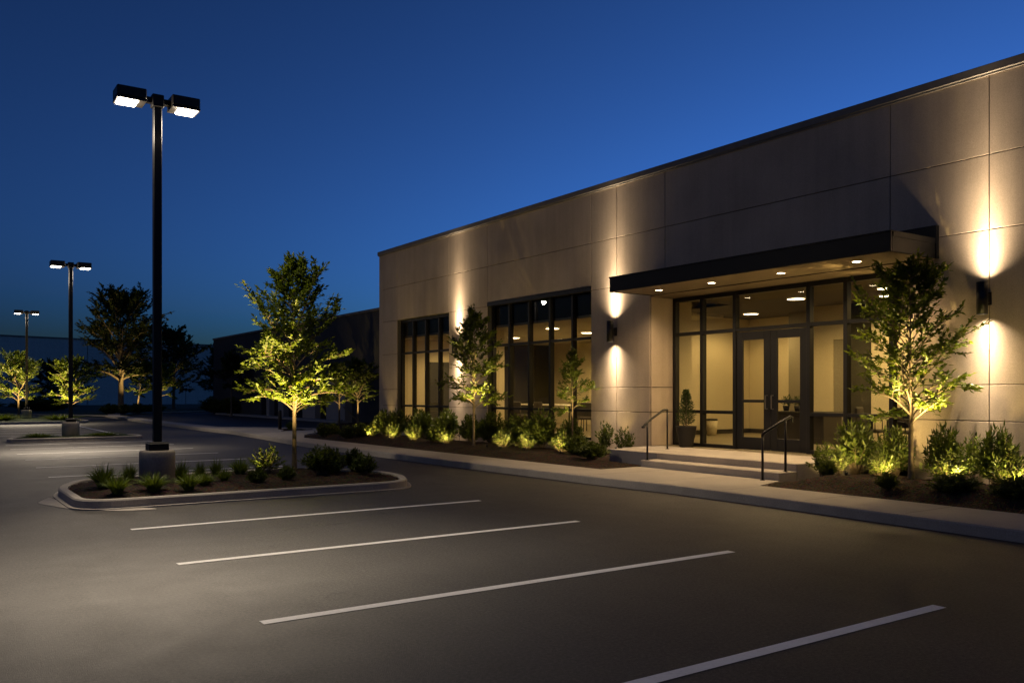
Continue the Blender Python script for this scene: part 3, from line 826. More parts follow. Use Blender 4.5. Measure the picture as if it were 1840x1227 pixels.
def tree_meshes(seed,H,h0,prof,nb,leaf,wl,trunk_r,twigs=8,dens=1.0,rise=.75,lean=(0,0),wseg=7,droop=.0):
    """trunk + crown; prof(t) gives the crown radius at t=0..1 from first branch to top"""
    R=random.Random(seed); W=MB(); V=[]; F=[]
    tp=[]; n=10
    for i in range(n+1):
        t=i/n
        tp.append(Vector((lean[0]*t+.02*H*.25*math.sin(3.1*t+seed)*t, lean[1]*t+.02*H*.25*math.cos(2.3*t+seed)*t, H*.97*t)))
    tr=[max(.006,trunk_r*(1-.55*(i/n)**.8)*(1.0 if i>h0*n/H else 1.0)) for i in range(n+1)]
    tr=[r*(1-.0) if i/n*H<h0 else r*max(.1,1-(i/n*H-h0)/(H-h0)*.95) for i,r in enumerate(tr)]
    pts=[Vector((0,0,-.12))]+tp; rs=[trunk_r*1.45]+tr; rs[1]=trunk_r*1.22
    W.tube(pts,rs,10)
    def on_trunk(z):
        t=max(0,min(.999,z/(H*.97)))*n; i=int(t); return tp[i].lerp(tp[i+1],t-i), tr[i]*(1-(t-i))+tr[min(n,i+1)]*(t-i)
    def put_leaves(a,b,k):
        d=(b-a); L=d.length
        if L<1e-4: return
        d=d/L; m=max(2,int(L/(leaf*.52)*dens))
        for q in range(m):
            t=(q+R.random()*.8)/m
            p=a+(b-a)*t
            for sgn in (-1,1):
                if R.random()<.12: continue
                side=d.cross(Vector((0,0,1)))
                if side.length<.1: side=rv(R)
                side.normalize()
                dd=(side*sgn*R.uniform(.5,1.1)+d*R.uniform(.2,.9)+rv(R)*.45+Vector((0,0,-droop-.1))).normalized()
                nn=(Vector((0,0,1))+rv(R)*.7).normalized()
                sz=leaf*R.uniform(.65,1.2)
                leaf_quad(V,F,p+rv(R)*.012,dd,nn,sz,sz*wl*R.uniform(.8,1.2),R.uniform(-.1,.35))
        leaf_quad(V,F,b,d,(Vector((0,0,1))+rv(R)*.5).normalized(),leaf,leaf*wl)
    def branch(p0,dirv,L,r,lev,bend=.0):
        pts=[p0]; d=dirv.normalized(); S=5
        for i in range(S):
            d=(d+rv(R)*.16+Vector((0,0,(.04-bend if lev==0 else .03)))).normalized()
            pts.append(pts[-1]+d*L/S)
        rr=[max(.0022,r*(1-.8*i/S)) for i in range(S+1)]
        W.tube(pts,rr,6 if lev==0 else 4,False)
        return pts
    def at_l(pts,t):
        t=max(0,min(.999,t))*(len(pts)-1); i=int(t); return pts[i].lerp(pts[i+1],t-i),(pts[i+1]-pts[i]).normalized()
    az=R.random()*6.28
    for b in range(nb):
        u=(b+R.random()*.7)/nb; u=u**1.05
        z=h0+(H*.93-h0)*u
        az+=2.39996+R.uniform(-.35,.35)
        p0,tr0=on_trunk(z)
        el=rad(44+24*u+R.uniform(-7,9))
        el=min(el,rad(74))
        tz=min(1.,u+.06); rad_here=prof(tz)*R.uniform(.74,1.06)
        bend=.24*(1-u)**1.1
        L=max(.12,rad_here/max(.5,math.cos(el)*(.35+.65*u)+.86*(1-u)*.65))
        L=min(L*.92,max(.16,(H*.965-z)/max(.35,math.sin(el)-bend*1.2)+leaf))
        dv=Vector((math.cos(az)*math.cos(el),math.sin(az)*math.cos(el),math.sin(el)))
        bp=branch(p0,dv,L,min(tr0*.62,.008+.016*L*trunk_r/.05),0,bend)
        nt_=max(3,int(twigs*(.5+.7*L/max(.3,prof(.3)))))
        for k in range(nt_):
            t=.22+.76*(k+R.random()*.6)/nt_
            q,dq=at_l(bp,t)
            sd=dq.cross(Vector((0,0,1)))
            if sd.length<.05: sd=rv(R)
            sd.normalize(); sg=1 if k%2 else -1
            dd=(dq*R.uniform(.5,1.)+sd*sg*R.uniform(.5,1.)+Vector((0,0,R.uniform(-.25,.55)))).normalized()
            tl=L*R.uniform(.20,.36)*(1.15-.55*t)+leaf*1.2
            tpz=branch(q,dd,tl,.0045*(.6+L),1)
            for i in range(1,5): put_leaves(tpz[i],tpz[i+1],0)
            if R.random()<.6 and tl>leaf*2.2:
                q2,d2=at_l(tpz,R.uniform(.3,.7)); d3=(d2+rv(R)*.8).normalized()
                put_leaves(q2,q2+d3*tl*.5,0)
        put_leaves(bp[3],bp[4],0); put_leaves(bp[4],bp[5],0)
    put_leaves(tp[n-1],tp[n],0); put_leaves(tp[n],tp[n]+Vector((.01,.01,leaf*1.5)),0)
    Lm=MB(); Lm.v=[tuple(p) for p in V]; Lm.f=F; Lm.m=[0]*len(F)
    return W,Lm
def tree(name,loc,label,bark='bark',leafm='leaf',rz=0,group=None,**kw):
    W,Lm=tree_meshes(**kw)
    t=empty(name,loc,rz)
    W.build('trunk',M[bark],t,True); Lm.build('crown',M[leafm],t)
    return tag(t,label,'tree',group)
def egg(rmax,peak=.22,p=.8):
    def f(t):
        if t<peak: return rmax*(.80+.20*t/peak)
        return rmax*max(.05,(1-(t-peak)/(1-peak)))**p
    return f
# main trees
tree('deciduous_tree',(5.74,15.6,.15),'leafy young tree lit from below in the near parking island',seed=3,H=3.95,h0=1.0,prof=egg(1.06,.30,.58),nb=40,leaf=.105,wl=.50,trunk_r=.044,twigs=9,dens=1.05,rz=.6)
tree('deciduous_tree',(11.95,19.25,.20),'slim young tree in front of the wall between the two windows',seed=8,H=3.62,h0=.98,prof=egg(.78,.30,.62),nb=34,leaf=.10,wl=.5,trunk_r=.038,twigs=8,dens=.95,rz=2.)
tree('deciduous_tree',(13.1,16.55,.24),'smallest sapling with a sparse crown before the right end of the wide window',seed=15,H=2.42,h0=.86,prof=egg(.50,.25,.75),nb=18,leaf=.085,wl=.5,trunk_r=.024,twigs=6,dens=.9,rz=1.)
tree('deciduous_tree',(12.75,7.60,.25),'broad young tree with a pale trunk in the bed right of the entrance',seed=21,H=3.30,h0=.80,prof=egg(.90,.45,.45),nb=36,leaf=.10,wl=.5,trunk_r=.042,twigs=7,dens=.78,rz=4.2)
# far trees
tree('deciduous_tree',(4.66,58.0,.10),'brightly uplit young tree on the far lawn island beside the farthest lamp',seed=31,H=3.75,h0=1.0,prof=egg(1.45,.3,.6),nb=30,leaf=.15,wl=.55,trunk_r=.06,twigs=8,dens=.9,group=None)
tree('deciduous_tree',(7.2,56.0,.10),'bright lime-green tree right behind the middle lamp post',seed=35,H=3.35,h0=.75,prof=egg(1.35,.3,.6),nb=30,leaf=.15,wl=.55,trunk_r=.06,twigs=8,dens=.95)
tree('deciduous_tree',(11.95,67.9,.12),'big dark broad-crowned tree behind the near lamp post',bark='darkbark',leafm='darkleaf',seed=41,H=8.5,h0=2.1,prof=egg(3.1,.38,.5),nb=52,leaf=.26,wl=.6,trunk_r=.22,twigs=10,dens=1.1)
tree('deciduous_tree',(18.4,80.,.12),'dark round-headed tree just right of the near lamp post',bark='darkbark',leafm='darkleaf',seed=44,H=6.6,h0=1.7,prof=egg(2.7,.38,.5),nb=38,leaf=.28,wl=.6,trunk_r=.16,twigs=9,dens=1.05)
tree('deciduous_tree',(14.4,75.0,.12),'small crooked lit tree under the big dark tree',seed=47,H=3.6,h0=1.3,prof=egg(1.3,.35,.55),nb=20,leaf=.2,wl=.6,trunk_r=.08,twigs=7,lean=(.5,.1))
tree('deciduous_tree',(16.6,76.6,.12),'faintly lit small tree to the right of the near lamp post',seed=50,H=3.6,h0=1.2,prof=egg(1.4,.35,.55),nb=20,leaf=.2,wl=.6,trunk_r=.08,twigs=7)
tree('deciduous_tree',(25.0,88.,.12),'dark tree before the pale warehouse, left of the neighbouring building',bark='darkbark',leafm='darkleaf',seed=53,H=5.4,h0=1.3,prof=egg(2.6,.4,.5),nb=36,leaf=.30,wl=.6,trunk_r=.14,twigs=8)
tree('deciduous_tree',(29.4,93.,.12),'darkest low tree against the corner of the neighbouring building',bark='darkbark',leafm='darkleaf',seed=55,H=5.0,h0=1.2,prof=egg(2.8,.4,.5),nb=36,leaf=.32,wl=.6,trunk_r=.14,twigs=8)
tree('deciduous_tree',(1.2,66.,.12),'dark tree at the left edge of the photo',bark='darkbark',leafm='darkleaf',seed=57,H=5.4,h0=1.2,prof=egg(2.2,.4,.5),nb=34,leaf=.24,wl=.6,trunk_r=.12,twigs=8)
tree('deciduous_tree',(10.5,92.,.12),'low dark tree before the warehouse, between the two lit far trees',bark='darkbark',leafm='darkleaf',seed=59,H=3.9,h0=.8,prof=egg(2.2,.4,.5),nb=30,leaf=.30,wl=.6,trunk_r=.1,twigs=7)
tree('deciduous_tree',(17.6,60.,.1),'thin dark tree in front of the neighbouring building',bark='darkbark',leafm='darkleaf',seed=61,H=4.0,h0=1.5,prof=egg(1.2,.35,.55),nb=22,leaf=.2,wl=.55,trunk_r=.06,twigs=7)
tree('deciduous_tree',(16.7,37.1,.15),'small softly lit tree beyond the corner of the office',seed=64,H=2.8,h0=.95,prof=egg(1.15,.35,.55),nb=26,leaf=.12,wl=.5,trunk_r=.045,twigs=7)
tree('deciduous_tree',(17.1,40.2,.15),'dim tree with a slanting prop behind the near island tree',seed=67,H=2.75,h0=.85,prof=egg(.95,.35,.55),nb=22,leaf=.13,wl=.5,trunk_r=.045,twigs=7)
m=MB(); m.tube([(17.35,38.2,.1),(16.75,38.9,.95)],.035,8); tag(m.build('tree_prop',M['bark'],None,True),'slanting wooden prop beside the dim tree beyond the office','prop')

# shrubs
def shrub_mesh(seed,H,Rr,stems,leaf,wl,upright=.5,per=14,curl=.3):
    R=random.Random(seed); V=[]; F=[]; W=MB()
    for s in range(stems):
        az=R.random()*2*PI; sp=math.sqrt(R.random())
        tip=Vector((math.cos(az)*Rr*sp*R.uniform(.8,1.12),math.sin(az)*Rr*sp*R.uniform(.8,1.12),H*math.sqrt(max(.05,1-(sp*.92)**2))*R.uniform(.72,1.1)))
        p0=Vector((math.cos(az)*Rr*.18*sp,math.sin(az)*Rr*.18*sp,-.03))
        mid=p0.lerp(tip,.5)+Vector((0,0,H*.10*upright))+rv(R)*.04*H
        pts=[p0.lerp(mid,t).lerp(mid.lerp(tip,t),t) for t in (0,.25,.5,.75,1)]
        W.tube(pts,[.006,.005,.004,.003,.002],4,False)
        for k in range(per):
            t=.25+.75*(k+R.random())/per
            i=min(3,int(t*4)); p=pts[i].lerp(pts[i+1],t*4-i); d=(pts[i+1]-pts[i]).normalized()
            sd=rv(R); sd=(sd-d*sd.dot(d)).normalized()
            dd=(d*R.uniform(.3,1.1)+sd*R.uniform(.5,1.)+Vector((0,0,-.08))).normalized()
            L=leaf*R.uniform(.6,1.25)
            leaf_quad(V,F,p,dd,(Vector((0,0,1))+rv(R)*.8).normalized(),L,L*wl*R.uniform(.8,1.2),R.uniform(-.15,.35))
        leaf_quad(V,F,pts[4],(pts[4]-pts[3]).normalized(),rv(R).normalized(),leaf,leaf*wl)
    Lm=MB(); Lm.v=[tuple(p) for p in V]; Lm.f=F; Lm.m=[0]*len(F)
    return W,Lm
def grass_mesh(seed,H,Rr,nb,wd=.008):
    R=random.Random(seed); V=[]; F=[]
    for i in range(nb):
        az=R.random()*2*PI; r0=Rr*.25*math.sqrt(R.random()); L=H*R.uniform(.65,1.2)
        out=Rr*R.uniform(.15,1.15)
        p0=Vector((math.cos(az)*r0,math.sin(az)*r0,-.02)); sd=Vector((-math.sin(az),math.cos(az),0))*wd*R.uniform(.6,1.2)
        sd.rotate(Matrix.Rotation(R.uniform(-.9,.9),3,'Z'))
        prev=None
        for k in range(5):
            t=k/4
            p=p0+Vector((math.cos(az)*out*t**1.5,math.sin(az)*out*t**1.5,L*(t-.42*(out/Rr)*t*t)))
            wv=sd*(1-t*.92); o=len(V); V+=[p-wv,p+wv]
            if prev is not None: F.append((prev,prev+1,o+1,o))
            prev=o
    Lm=MB(); Lm.v=[tuple(p) for p in V]; Lm.f=F; Lm.m=[0]*len(F); return Lm
PROTO={}
def proto_shrub(kind):
    if kind in PROTO: return copy_tree(PROTO[kind])
    k,i=kind.split(':'); i=int(i); t=empty('shrub',(0,0,0))
    if k=='round': W,L=shrub_mesh(100+i,1.05,.62,95,.135,.46,.6,26)
    elif k=='feather': W,L=shrub_mesh(130+i,1.10,.60,85,.17,.32,.8,26)
    elif k=='open': W,L=shrub_mesh(160+i,1.08,.45,34,.13,.45,.9,18)
    elif k=='spiky': W,L=shrub_mesh(190+i,1.05,.72,46,.22,.20,.2,14)
    W.build('stems',M['darkbark'],t); L.build('foliage',M['shrub'],t)
    PROTO[kind]=t; return t
NS=[0]
def shrub(kind,x,y,z,h,wd,label,group):
    t=proto_shrub(kind); NS[0]+=1
    base={'round':1.24,'feather':1.2,'open':.9,'spiky':1.44}[kind.split(':')[0]]
    t.location=(x,y,z); wd_=wd*(.84 if group==GR else 1.); t.scale=(wd_/base,wd_/base,h*(.90 if wd>.5 else 1.)); t.rotation_euler=(0,0,NS[0]*1.37)
    return tag(t,label,'shrub',group)
GL='shrubs in the bed below the windows'; GR='shrubs in the bed right of the entrance'
SH=[
 ('round:0',10.95,27.1,.15,.40,.50,'low dark shrub at the far left tip of the window bed',GL),
 ('round:1',11.5,27.7,.16,.42,.62,'dim low shrub second from the far tip of the window bed',GL),
 ('round:1',11.05,25.4,.16,.42,.60,'low shrub catching light on its top at the far end of the bed',GL),
 ('round:0',11.55,25.4,.18,.46,.58,'dark rounded shrub left of the lit clump at the building corner',GL),
 ('feather:0',12.3,25.2,.2,.82,.80,'tall leafy shrub before the left corner pier',GL),
 ('feather:1',13.0,25.7,.2,.78,.9,'tall dark shrub against the left corner of the narrow window',GL),
 ('round:2',13.1,24.4,.2,.86,.95,'big shrub under the narrow left window',GL),
 ('feather:0',12.6,23.3,.2,.80,.80,'bushy shrub below the right half of the narrow window',GL),
 ('feather:2',13.1,22.6,.2,.82,.90,'tall shrub below the hidden wall lamp',GL),
 ('round:0',11.9,21.2,.2,.46,.74,'low wide shrub left of a bright clump, before the pier between windows',GL),
 ('round:2',13.1,21.3,.2,.76,.80,'shrub right behind the slim tree trunk',GL),
 ('feather:1',13.1,20.1,.2,.80,.95,'leafy shrub under the left end of the wide window',GL),
 ('round:1',13.1,18.85,.2,.82,.95,'round shrub under the middle of the wide window',GL),
 ('feather:2',12.95,17.65,.2,.86,1.05,'largest shrub under the wide window, brightly edged on its left',GL),
 ('round:2',13.2,16.75,.2,.74,.70,'dark shrub directly behind the small sapling',GL),
 ('open:0',13.1,15.35,.2,.72,.55,'open upright shrub before the lit pier left of the steps',GL),
 ('open:1',13.05,14.62,.2,.58,.48,'small upright shrub nearest to the left handrail',GL),
 ('round:0',11.75,14.15,.2,.36,.80,'low dark spreading shrub left of the mulch corner',GL),
 ('round:1',12.3,15.35,.2,.42,.80,'low rounded shrub between the sapling and the mulch corner',GL),
 ('open:0',12.65,9.15,.2,.50,.50,'small leafy shrub at the right corner of the platform',GR),
 ('round:1',12.2,8.72,.22,.28,.42,'tiny low shrub in front of the platform corner',GR),
 ('feather:0',13.3,8.95,.22,.86,.98,'big arching shrub in front of the glass right of the doors',GR),
 ('feather:1',13.5,8.35,.22,.76,.72,'bushy shrub just left of the pale tree trunk',GR),
 ('feather:2',13.35,7.42,.22,.80,.72,'dense upright shrub right of the pale tree trunk',GR),
 ('open:1',13.3,6.95,.22,.78,.55,'thin tall shrub below the wall lamp',GR),
 ('feather:1',13.2,6.50,.22,.82,.80,'dark shrub against the wall joint right of the lamp',GR),
 ('round:0',11.55,7.25,.2,.22,.42,'tiny dark mound near the sidewalk below the pale tree',GR),
 ('round:2',11.9,6.45,.2,.28,.85,'low dark mound in front of the lit clump under the wall lamp',GR),
 ('round:0',11.85,5.6,.2,.30,.85,'low dark mound at the right edge of the photo',GR),
]
for a in SH: shrub(*a)
# small spiky clumps with a spotlight at their foot
GB='small clumps lit by garden spotlights'
BR=[
 (11.9,26.5,.20,.34,.50,'far dim lit clump at the tip of the window bed',10),
 (12.0,25.55,.20,.46,.52,'glowing clump in front of the left corner pier',15),
 (11.85,23.75,.20,.46,.52,'glowing clump left of the narrow window middle',15),
 (11.85,22.4,.20,.44,.56,'glowing clump below the narrow window',15),
 (12.0,20.75,.20,.38,.60,'glowing clump left of the slim tree trunk',15),
 (12.2,18.25,.20,.44,.50,'glowing clump right of the slim tree trunk',15),
 (12.3,17.35,.20,.40,.50,'glowing clump under the middle of the wide window',15),
 (12.4,16.05,.20,.48,.62,'brightest glowing clump, left of the small sapling',18),
 (12.95,9.02,.22,.36,.42,'glowing clump at the foot of the big arching shrub',14),
 (13.0,8.28,.22,.46,.54,'white-glowing clump left of the pale tree trunk',22),
 (13.1,7.22,.24,.46,.80,'wide yellow glowing clump below the wall lamp',20),
 (13.0,6.28,.24,.44,.60,'glowing clump cut by the right edge of the photo',18),
]
s0=None
for i,(x,y,z,h,wd,lab,pw) in enumerate(BR):
    shrub('spiky:%d'%(i%3),x,y,z,h*1.0,wd*1.05,lab,GB)
    t=spot(x-.30,y-.34,z-.03,(.50,.57,.75),pw*6,'garden spotlight under the '+lab.split(',')[0].replace('glowing ',''),s0,120)
    if s0 is None: s0=t
# tree uplights
for x,y,z,aim,pw,lab,size in [
 (5.05,14.35,.17,(.36,.66,1.55),2000,'garden spotlight aimed up the near island tree',82),
 (11.72,18.25,.2,(.10,.85,1.85),1600,'garden spotlight aimed up the slim tree between the windows',40),
 (12.95,15.55,.22,(.05,1.0,1.35),380,'garden spotlight aimed up the small sapling',44),
 (12.30,6.75,.24,(.34,.72,1.50),2100,'garden spotlight aimed up the pale-trunked tree',44),
 (4.78,14.78,.17,(.3,.42,.6),45,'garden spotlight in front of the yellow-lit island shrub',100),
 (3.9,56.0,.16,(.35,.75,1),2600,'garden spotlight below the uplit far tree at the left',80),
 (6.4,54.2,.16,(.3,.75,1),2800,'garden spotlight below the lime-green far tree',85),
 (12.7,65.4,.2,(-.2,.75,1.1),1100,'garden spotlight below the big dark tree',60),
 (14.0,74.2,.2,(.3,.5,1),420,'garden spotlight below the small crooked tree',80),
 (16.3,75.8,.2,(.3,.5,1),420,'garden spotlight below the faint small tree',80),
 (16.3,36.5,.2,(.3,.4,1),260,'garden spotlight below the small tree beyond the office corner',80),
 (16.9,39.4,.2,(.1,.4,1),200,'garden spotlight below the dim propped tree',80),
 (13.45,15.35,.22,(.10,.0,1),22,'garden spotlight washing the pier left of the steps',80),
 (13.45,27.7,.22,(.10,.0,1),28,'garden spotlight washing the far corner pier',60),
 (13.45,22.5,.22,(.10,.0,1),10,'garden spotlight at the foot of the pier between the windows',80)]:
    spot(x,y,z,aim,pw,lab,s0,size)

# grass tufts on the island
GT='grass tufts on the near island'
GP={}
def tuft(v,x,y,z,h,wd,label):
    if v not in GP:
        t=grass_mesh(300+v,1.05,.62,260,.030).build('grass_tuft',M['grassblade']); GP[v]=t
    else:
        t=GP[v].copy(); COL.objects.link(t)
    NS[0]+=1
    t.location=(x,y,z); t.scale=(wd/1.05,wd/1.05,h*1.08); t.rotation_euler=(0,0,NS[0]*1.9)
    return tag(t,label,'grass tuft',GT)
for i,a in enumerate([
 (2.30,14.5,.16,.33,.50,'largest grass tuft at the left end of the near island'),
 (2.32,13.45,.15,.27,.42,'grass tuft close to the rounded left kerb, in front of the largest tuft'),
 (2.80,15.2,.16,.28,.30,'compact grass tuft just left of the concrete lamp base'),
 (2.84,13.55,.15,.27,.46,'grass tuft in front of the concrete lamp base'),
 (3.52,14.8,.16,.31,.32,'grass tuft just right of the concrete lamp base'),
 (3.30,13.4,.15,.27,.40,'front grass tuft right of the lamp base, nearest the kerb'),
 (3.62,13.75,.15,.22,.36,'low grass tuft merging with the front tuft right of the lamp base'),
 (3.86,14.95,.16,.27,.26,'narrow grass tuft third to the right of the lamp base'),
 (4.18,15.15,.16,.30,.28,'slim grass tuft midway between lamp base and yellow shrub'),
 (4.05,14.2,.16,.22,.28,'short grass tuft below the slim midway tuft'),
 (4.62,15.25,.16,.28,.42,'spreading grass tuft left of the yellow-lit shrub')]): tuft(i%3,*a)
GI='shrubs on the near island'
for a in [
 ('open:2',5.08,15.2,.16,.50,.66,'open twiggy yellow-lit shrub left of the island tree trunk',GI),
 ('round:0',4.45,13.75,.15,.22,.34,'tiny leafy plant in the mulch below the yellow-lit shrub',GI),
 ('round:1',4.98,13.85,.15,.24,.30,'tiny leafy plant at the foot of the island tree',GI),
 ('feather:2',5.80,14.4,.16,.46,.72,'biggest dark shrub right of the island tree trunk',GI),
 ('round:2',6.15,14.75,.16,.38,.48,'dark shrub behind the biggest one on the island',GI),
 ('feather:0',6.55,14.75,.16,.36,.42,'dark shrub second from the right end of the island',GI),
 ('round:1',6.42,14.0,.16,.34,.46,'dark shrub nearest the right end of the island',GI)]: shrub(*a)

# far planting
GF='shrubs below the far trees'
for i,(x,y,h,wd,lab) in enumerate([
 (10.9,65.8,.75,1.5,'lit low shrub left of the big dark tree trunk'),
 (11.9,66.7,.7,1.3,'lit low shrub at the foot of the big dark tree'),
 (13.4,69.5,.7,1.8,'lit low shrub right of the big dark tree trunk'),
 (15.2,72.6,.6,2.2,'dim low shrub between the far small trees'),
 (18.6,68.2,1.1,1.8,'black rounded bush at the far corner of the neighbouring building'),
 (18.5,65.6,1.0,1.8,'black rounded bush, second from the far corner of the neighbouring building'),
 (18.4,62.8,1.15,2.0,'black rounded bush nearest along the neighbouring building'),
 (22.,78.,1.3,4.,'black hedge-like bush before the warehouse'),
 (27.,80.,1.4,5.,'wide black bush below the darkest far tree'),
 (8.,78.,1.2,5.,'wide dark bush below the warehouse wall'),
 (3.,80.,1.2,5.,'wide dark bush at the far left below the warehouse')]):
    shrub(('round:%d'%(i%3)),x,y,.1,h,wd,lab,GF)
GN='grass tufts on the far islands'
for i,(x,y,h,wd,lab) in enumerate([(3.2,32.7,.16,1.1,'flat grass patch left of the middle lamp base'),(5.2,32.6,.15,1.2,'flat grass patch right of the middle lamp base'),
  (3.4,53.,.4,2.4,'dark grass clump in front of the uplit far tree'),(6.2,52.4,.35,2.2,'dark grass clump in front of the lime-green far tree'),(1.2,52.6,.4,2.6,'dark grass clump at the left edge on the far island'),(12.3,33.9,.35,.45,'small dark plant in the thin planting strip')]):
    t=tuft(i%3,x,y,.1,h,wd,lab); t['group']=GN
m=MB(); m.lathe([(.07,-.05),(.07,.72),(.06,.76),(.02,.78)],(0,0,0),16); o=m.build('bollard',M['bronze'],None,True); o.location=(12.0,34.25,.13)
tag(o,'short dark bollard in the thin planting strip by the walk','bollard')
m=MB(); m.lathe([(.06,-.05),(.06,1.5),(.05,1.55)],(0,0,0),12); o=m.build('marker_post',M['neighlow'],None,True); o.location=(3.0,73.5,.15)
tag(o,'thin pale post on the far lawn behind the uplit left tree','post')

#@@PROPS
# ------------------------------------------------------------------ potted plant at the door
t=empty('potted_plant',(14.12,13.74,.392)); tag(t,'dark tapered planter with a small evergreen left of the glass doors','potted plant')
m=MB(); m.lathe([(.145,0),(.15,.01),(.232,.45),(.236,.47),(.222,.47),(.21,.43)],(0,0,0),36,True,False); m.build('pot',M['pot'],t,True)
m=MB(); m.lathe([(.001,.435),(.211,.435)],(0,0,0),24,False,False); m.build('soil',M['soil'],t)
R=random.Random(5); V=[]; F=[]; W=MB(); W.tube([(0,0,.40),(0,.0,1.30)],[.016,.005],6)
for i in range(150):
    u=(i+.5)/150; z=.50+.80*u; az=i*2.4; L=.22*(1-u)**.75*R.uniform(.7,1.15)+.03
    d=Vector((math.cos(az),math.sin(az),.55)).normalized(); p=Vector((0,0,z-.04))
    W.tube([p,p+d*L],[.003,.0015],3,False)
    for k in range(7):
        q=p+d*L*(.2+.8*k/6)
        for s in range(2):
            leaf_quad(V,F,q,(d*.8+rv(R)*.7).normalized(),rv(R).normalized(),.055,.016,.1)
L_=MB(); L_.v=[tuple(p) for p in V]; L_.f=F; L_.m=[0]*len(F)
W.build('stem',M['darkbark'],t); L_.build('foliage',M['conifer'],t)

# ------------------------------------------------------------------ handrails
t=empty('handrail',(12.2,12.9,.262)); tag(t,'black metal handrail at the left side of the entrance steps','handrail')
def HR(m,name,par,loc): 
    o=m.build(name,M['black'],None,True); o.parent=par; o.matrix_parent_inverse=Matrix.Translation(loc).inverted()
a=Vector((11.98,12.72)); b=Vector((13.35,13.55)); c=Vector((13.0,13.335)); d0=a+(a-b).normalized()*.30
m=MB(); m.tube([(a.x,a.y,.262),(a.x,a.y,1.0)],.019,12); m.lathe([(.045,0),(.045,.008)],(a.x,a.y,.262),16); HR(m,'post',t,(12.2,12.9,.262))
m=MB(); m.tube([(b.x,b.y,.388),(b.x,b.y,1.20)],.019,12); m.lathe([(.045,0),(.045,.008)],(b.x,b.y,.388),16); HR(m,'post',t,(12.2,12.9,.262))
m=MB(); m.tube([(d0.x,d0.y,.93),(a.x,a.y,1.02),(c.x,c.y,1.225),(c.x+.06,c.y+.036,1.235),(b.x-.02,b.y-.012,1.235),(b.x,b.y,1.215)],.023,12)
m.lathe([(.02,-.02),(.036,-.014),(.036,.014),(.02,.02)],(d0.x,d0.y,.928),12); HR(m,'rail',t,(12.2,12.9,.262))
t=empty('handrail',(11.9,9.58,.13)); tag(t,'black metal handrail at the right side of the entrance steps','handrail')
a=Vector((11.72,9.64)); b=Vector((12.14,9.50))
m=MB(); m.tube([(a.x,a.y,.13),(a.x,a.y,.90)],.021,12); m.lathe([(.045,0),(.045,.008)],(a.x,a.y,.13),16); HR(m,'post',t,(11.9,9.58,.13))
m=MB(); m.tube([(b.x,b.y,.262),(b.x,b.y,1.13)],.021,12); m.lathe([(.045,0),(.045,.008)],(b.x,b.y,.262),16); HR(m,'post',t,(11.9,9.58,.13))
e=b+(b-a).normalized()*.10
m=MB(); m.tube([(a.x,a.y,.86),(a.x,a.y,.905),(a.x+.03,a.y-.01,.93),(b.x,b.y,1.15),(e.x,e.y,1.20),(e.x+.025,e.y-.01,1.185),(e.x+.03,e.y-.01,1.09)],.024,12); HR(m,'rail',t,(11.9,9.58,.13))

# ------------------------------------------------------------------ furniture behind the glass
def chair(x,y,rz,label,first=[None],grp='chairs behind the glass'):
    if first[0] is None:
        t=empty('chair',(x,y,.396),rz); first[0]=t
        m=MB(); m.box(-.24,.24,-.23,.23,.42,.48,.02); m.build('seat',M['chairfab'],t)
        m=MB(); m.box(-.23,.23,.20,.25,.52,.92,.02); m.build('backrest',M['chairfab'],t)
        for sx in (-1,1):
            for sy in (-1,1):
                m=MB(); m.tube([(.20*sx,.19*sy,.42),(.23*sx,.23*sy,0)],.014,6); m.build('leg',M['furn'],t)
            m=MB(); m.tube([(.24*sx,-.15,.42),(.26*sx,-.15,.65),(.26*sx,.2,.66)],.014,6); m.build('armrest',M['furn'],t)
    else:
        t=copy_tree(first[0]); t.location=(x,y,.396); t.rotation_euler=(0,0,rz)
    return tag(t,label,'chair',grp)
def table(x,y,L,Wd,H,label,first=[None]):
    t=empty('table',(x,y,.396))
    m=MB(); m.box(-Wd/2,Wd/2,-L/2,L/2,H-.035,H,.006); m.build('tabletop',M['white'],t)
    for sx in (-1,1):
        for sy in (-1,1):
            m=MB(); m.box(sx*(Wd/2-.07)-.02,sx*(Wd/2-.07)+.02,sy*(L/2-.08)-.02,sy*(L/2-.08)+.02,0,H-.036); m.build('leg',M['furn'],t)
    return tag(t,label,'table')
chair(15.6,10.15,.3,'grey chair right beside the mullion right of the doors')
chair(15.7,9.35,-.4,'grey chair behind the glass in front of the big arching shrub')
chair(16.6,9.0,2.6,'grey chair on the far side of the waiting table')
chair(16.2,8.55,1.4,'grey chair behind the glass next to the pale tree trunk')
table(16.1,9.75,1.2,.7,.72,'low waiting-room table behind the glass right of the doors')
table(17.6,23.3,3.2,1.1,.82,'long white-topped meeting table behind the wide window')
chair(16.7,23.8,1.57,'grey chair at the left of the meeting table')
chair(16.7,22.6,1.57,'grey chair at the middle of the meeting table')
chair(17.3,21.2,3.1,'grey chair at the right end of the meeting table')
chair(16.2,19.8,2.2,'grey chair standing alone in the right panes of the wide window')
t=empty('reception_desk',(17.7,13.25,.396)); tag(t,'dark reception desk behind the right-hand door','desk')
m=MB(); m.box(-.35,.35,-.75,.75,0,.72,.01); m.build('body',M['furn'],t)
m=MB(); m.box(-.4,.4,-.8,.8,.721,.76,.006); m.build('counter',M['accent'],t)
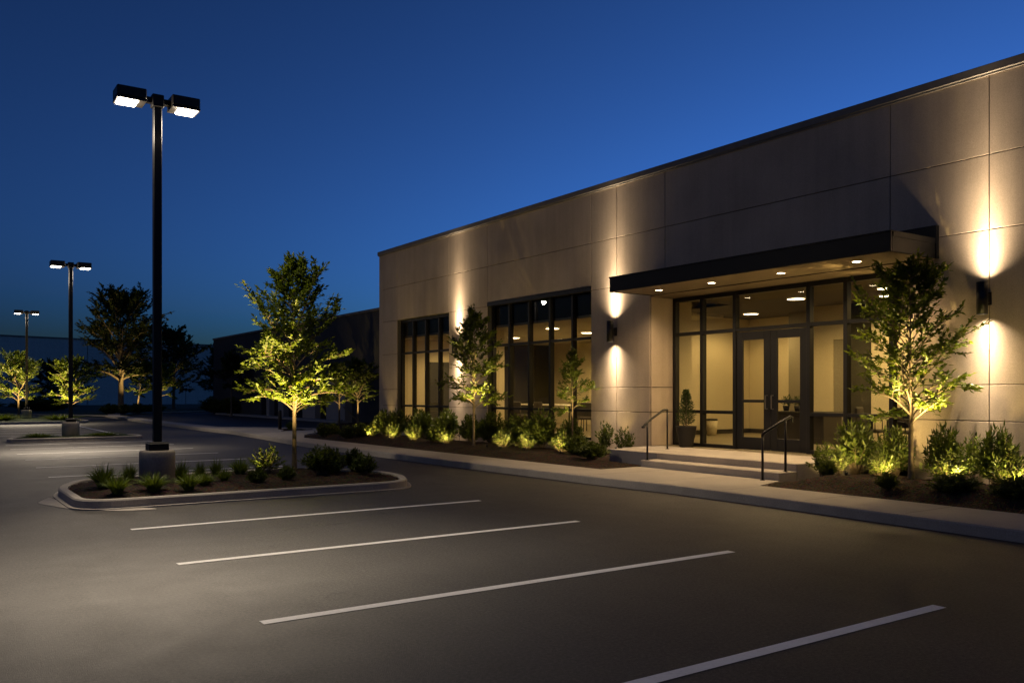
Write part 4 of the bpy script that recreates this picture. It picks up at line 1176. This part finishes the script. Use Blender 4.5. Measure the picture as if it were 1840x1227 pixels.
for yy,lab in ((13.75,'small leafy plant on the reception desk, left of its twin'),(13.42,'small leafy plant on the reception desk, right of its twin')):
    q=empty('desk_plant',(17.6,yy,1.157)); tag(q,lab,'desk plant','small plants on the reception desk')
    m=MB(); m.lathe([(.06,0),(.085,.13)],(0,0,0),16); m.build('pot',M['pot'],q,True)
    W_,L_=shrub_mesh(70,.24,.14,22,.07,.4,.6,7); 
    o=L_.build('foliage',M['conifer'],q); o.location=(0,0,.12)
t=empty('waste_bin',(18.6,17.1,.396)); tag(t,'pale waste bin standing inside left of the doors','bin')
m=MB(); m.lathe([(.13,0),(.165,.42)],(0,0,0),24); m.build('body',M['cream'],t,True)
m=MB(); m.lathe([(.168,.421),(.168,.46),(.15,.475)],(0,0,0),24); m.build('lid',M['furn'],t,True)

#@@FARB
# ------------------------------------------------------------------ neighbouring building
t=empty('neighbouring_building',(18.9,55,0)); tag(t,'low dark grey building with narrow bays beyond the office','building')
def PN(m,name,mat):
    o=m.build(name,mat); o.parent=t; o.matrix_parent_inverse=Matrix.Translation(t.location).inverted(); return o
XN=18.9; Y0,Y1=33.,69.2; ZT=5.75
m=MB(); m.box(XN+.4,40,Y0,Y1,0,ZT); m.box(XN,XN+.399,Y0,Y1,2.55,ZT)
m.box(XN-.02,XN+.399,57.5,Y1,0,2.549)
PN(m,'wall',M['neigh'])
m=MB(); m.box(XN-.06,XN+.3,Y0-.1,Y1+.06,ZT+.001,ZT+.12); m.box(XN+.301,40,Y1-.3,Y1+.06,ZT+.001,ZT+.12); PN(m,'parapet_cap',M['coping'])
for a,b in ((43.6,46.2),(47.9,49.9),(53.2,54.2),(55.9,56.5)):
    m=MB(); m.box(XN-.03,XN+.398,a,b,0,2.549); PN(m,'pier',M['neighlow'])
for a,b in ((46.22,47.88),(49.92,53.18),(54.22,55.88)):
    m=MB(); m.box(XN+.30,XN+.36,a,b,.1,2.5); PN(m,'window',M['darkglass'])
m=MB(); m.box(XN-.75,XN-.1,43.,66,-.02,.12); tag(m.build('kerb',M['kerbc']),'pale kerb along the neighbouring building',None,None,'structure')

# distant warehouse
ang=math.atan2(8.3,28.8)
t2=empty('warehouse',(20,126.5,0),ang); tag(t2,'long pale blue-grey warehouse far behind the parking lot','building')
m=MB(); H=8.6
xs=[-72,-58,-44,-30,-16.5,-2,12,26,40,54]
for a,b in zip(xs[:-1],xs[1:]):
    m.box(a+.06,b-.06,0,.3,0,4.95); m.box(a+.06,b-.06,0,.3,5.03,H)
m.box(-72,54,.12,30,0,H-.05)
m.build('wall',M['ware'],t2)
m=MB(); m.box(-72.1,54.1,-.1,.5,H,H+.18); m.build('parapet_cap',M['coping'],t2)
m=MB(); m.box(-16.2,-14.9,2,3.3,H,H+.4); m.lathe([(.35,0),(.35,.6),(.6,.62),(.6,1.0),(.2,1.2)],(-15.5,2.6,H+.4),16); m.build('roof_vent',M['furn'],t2)
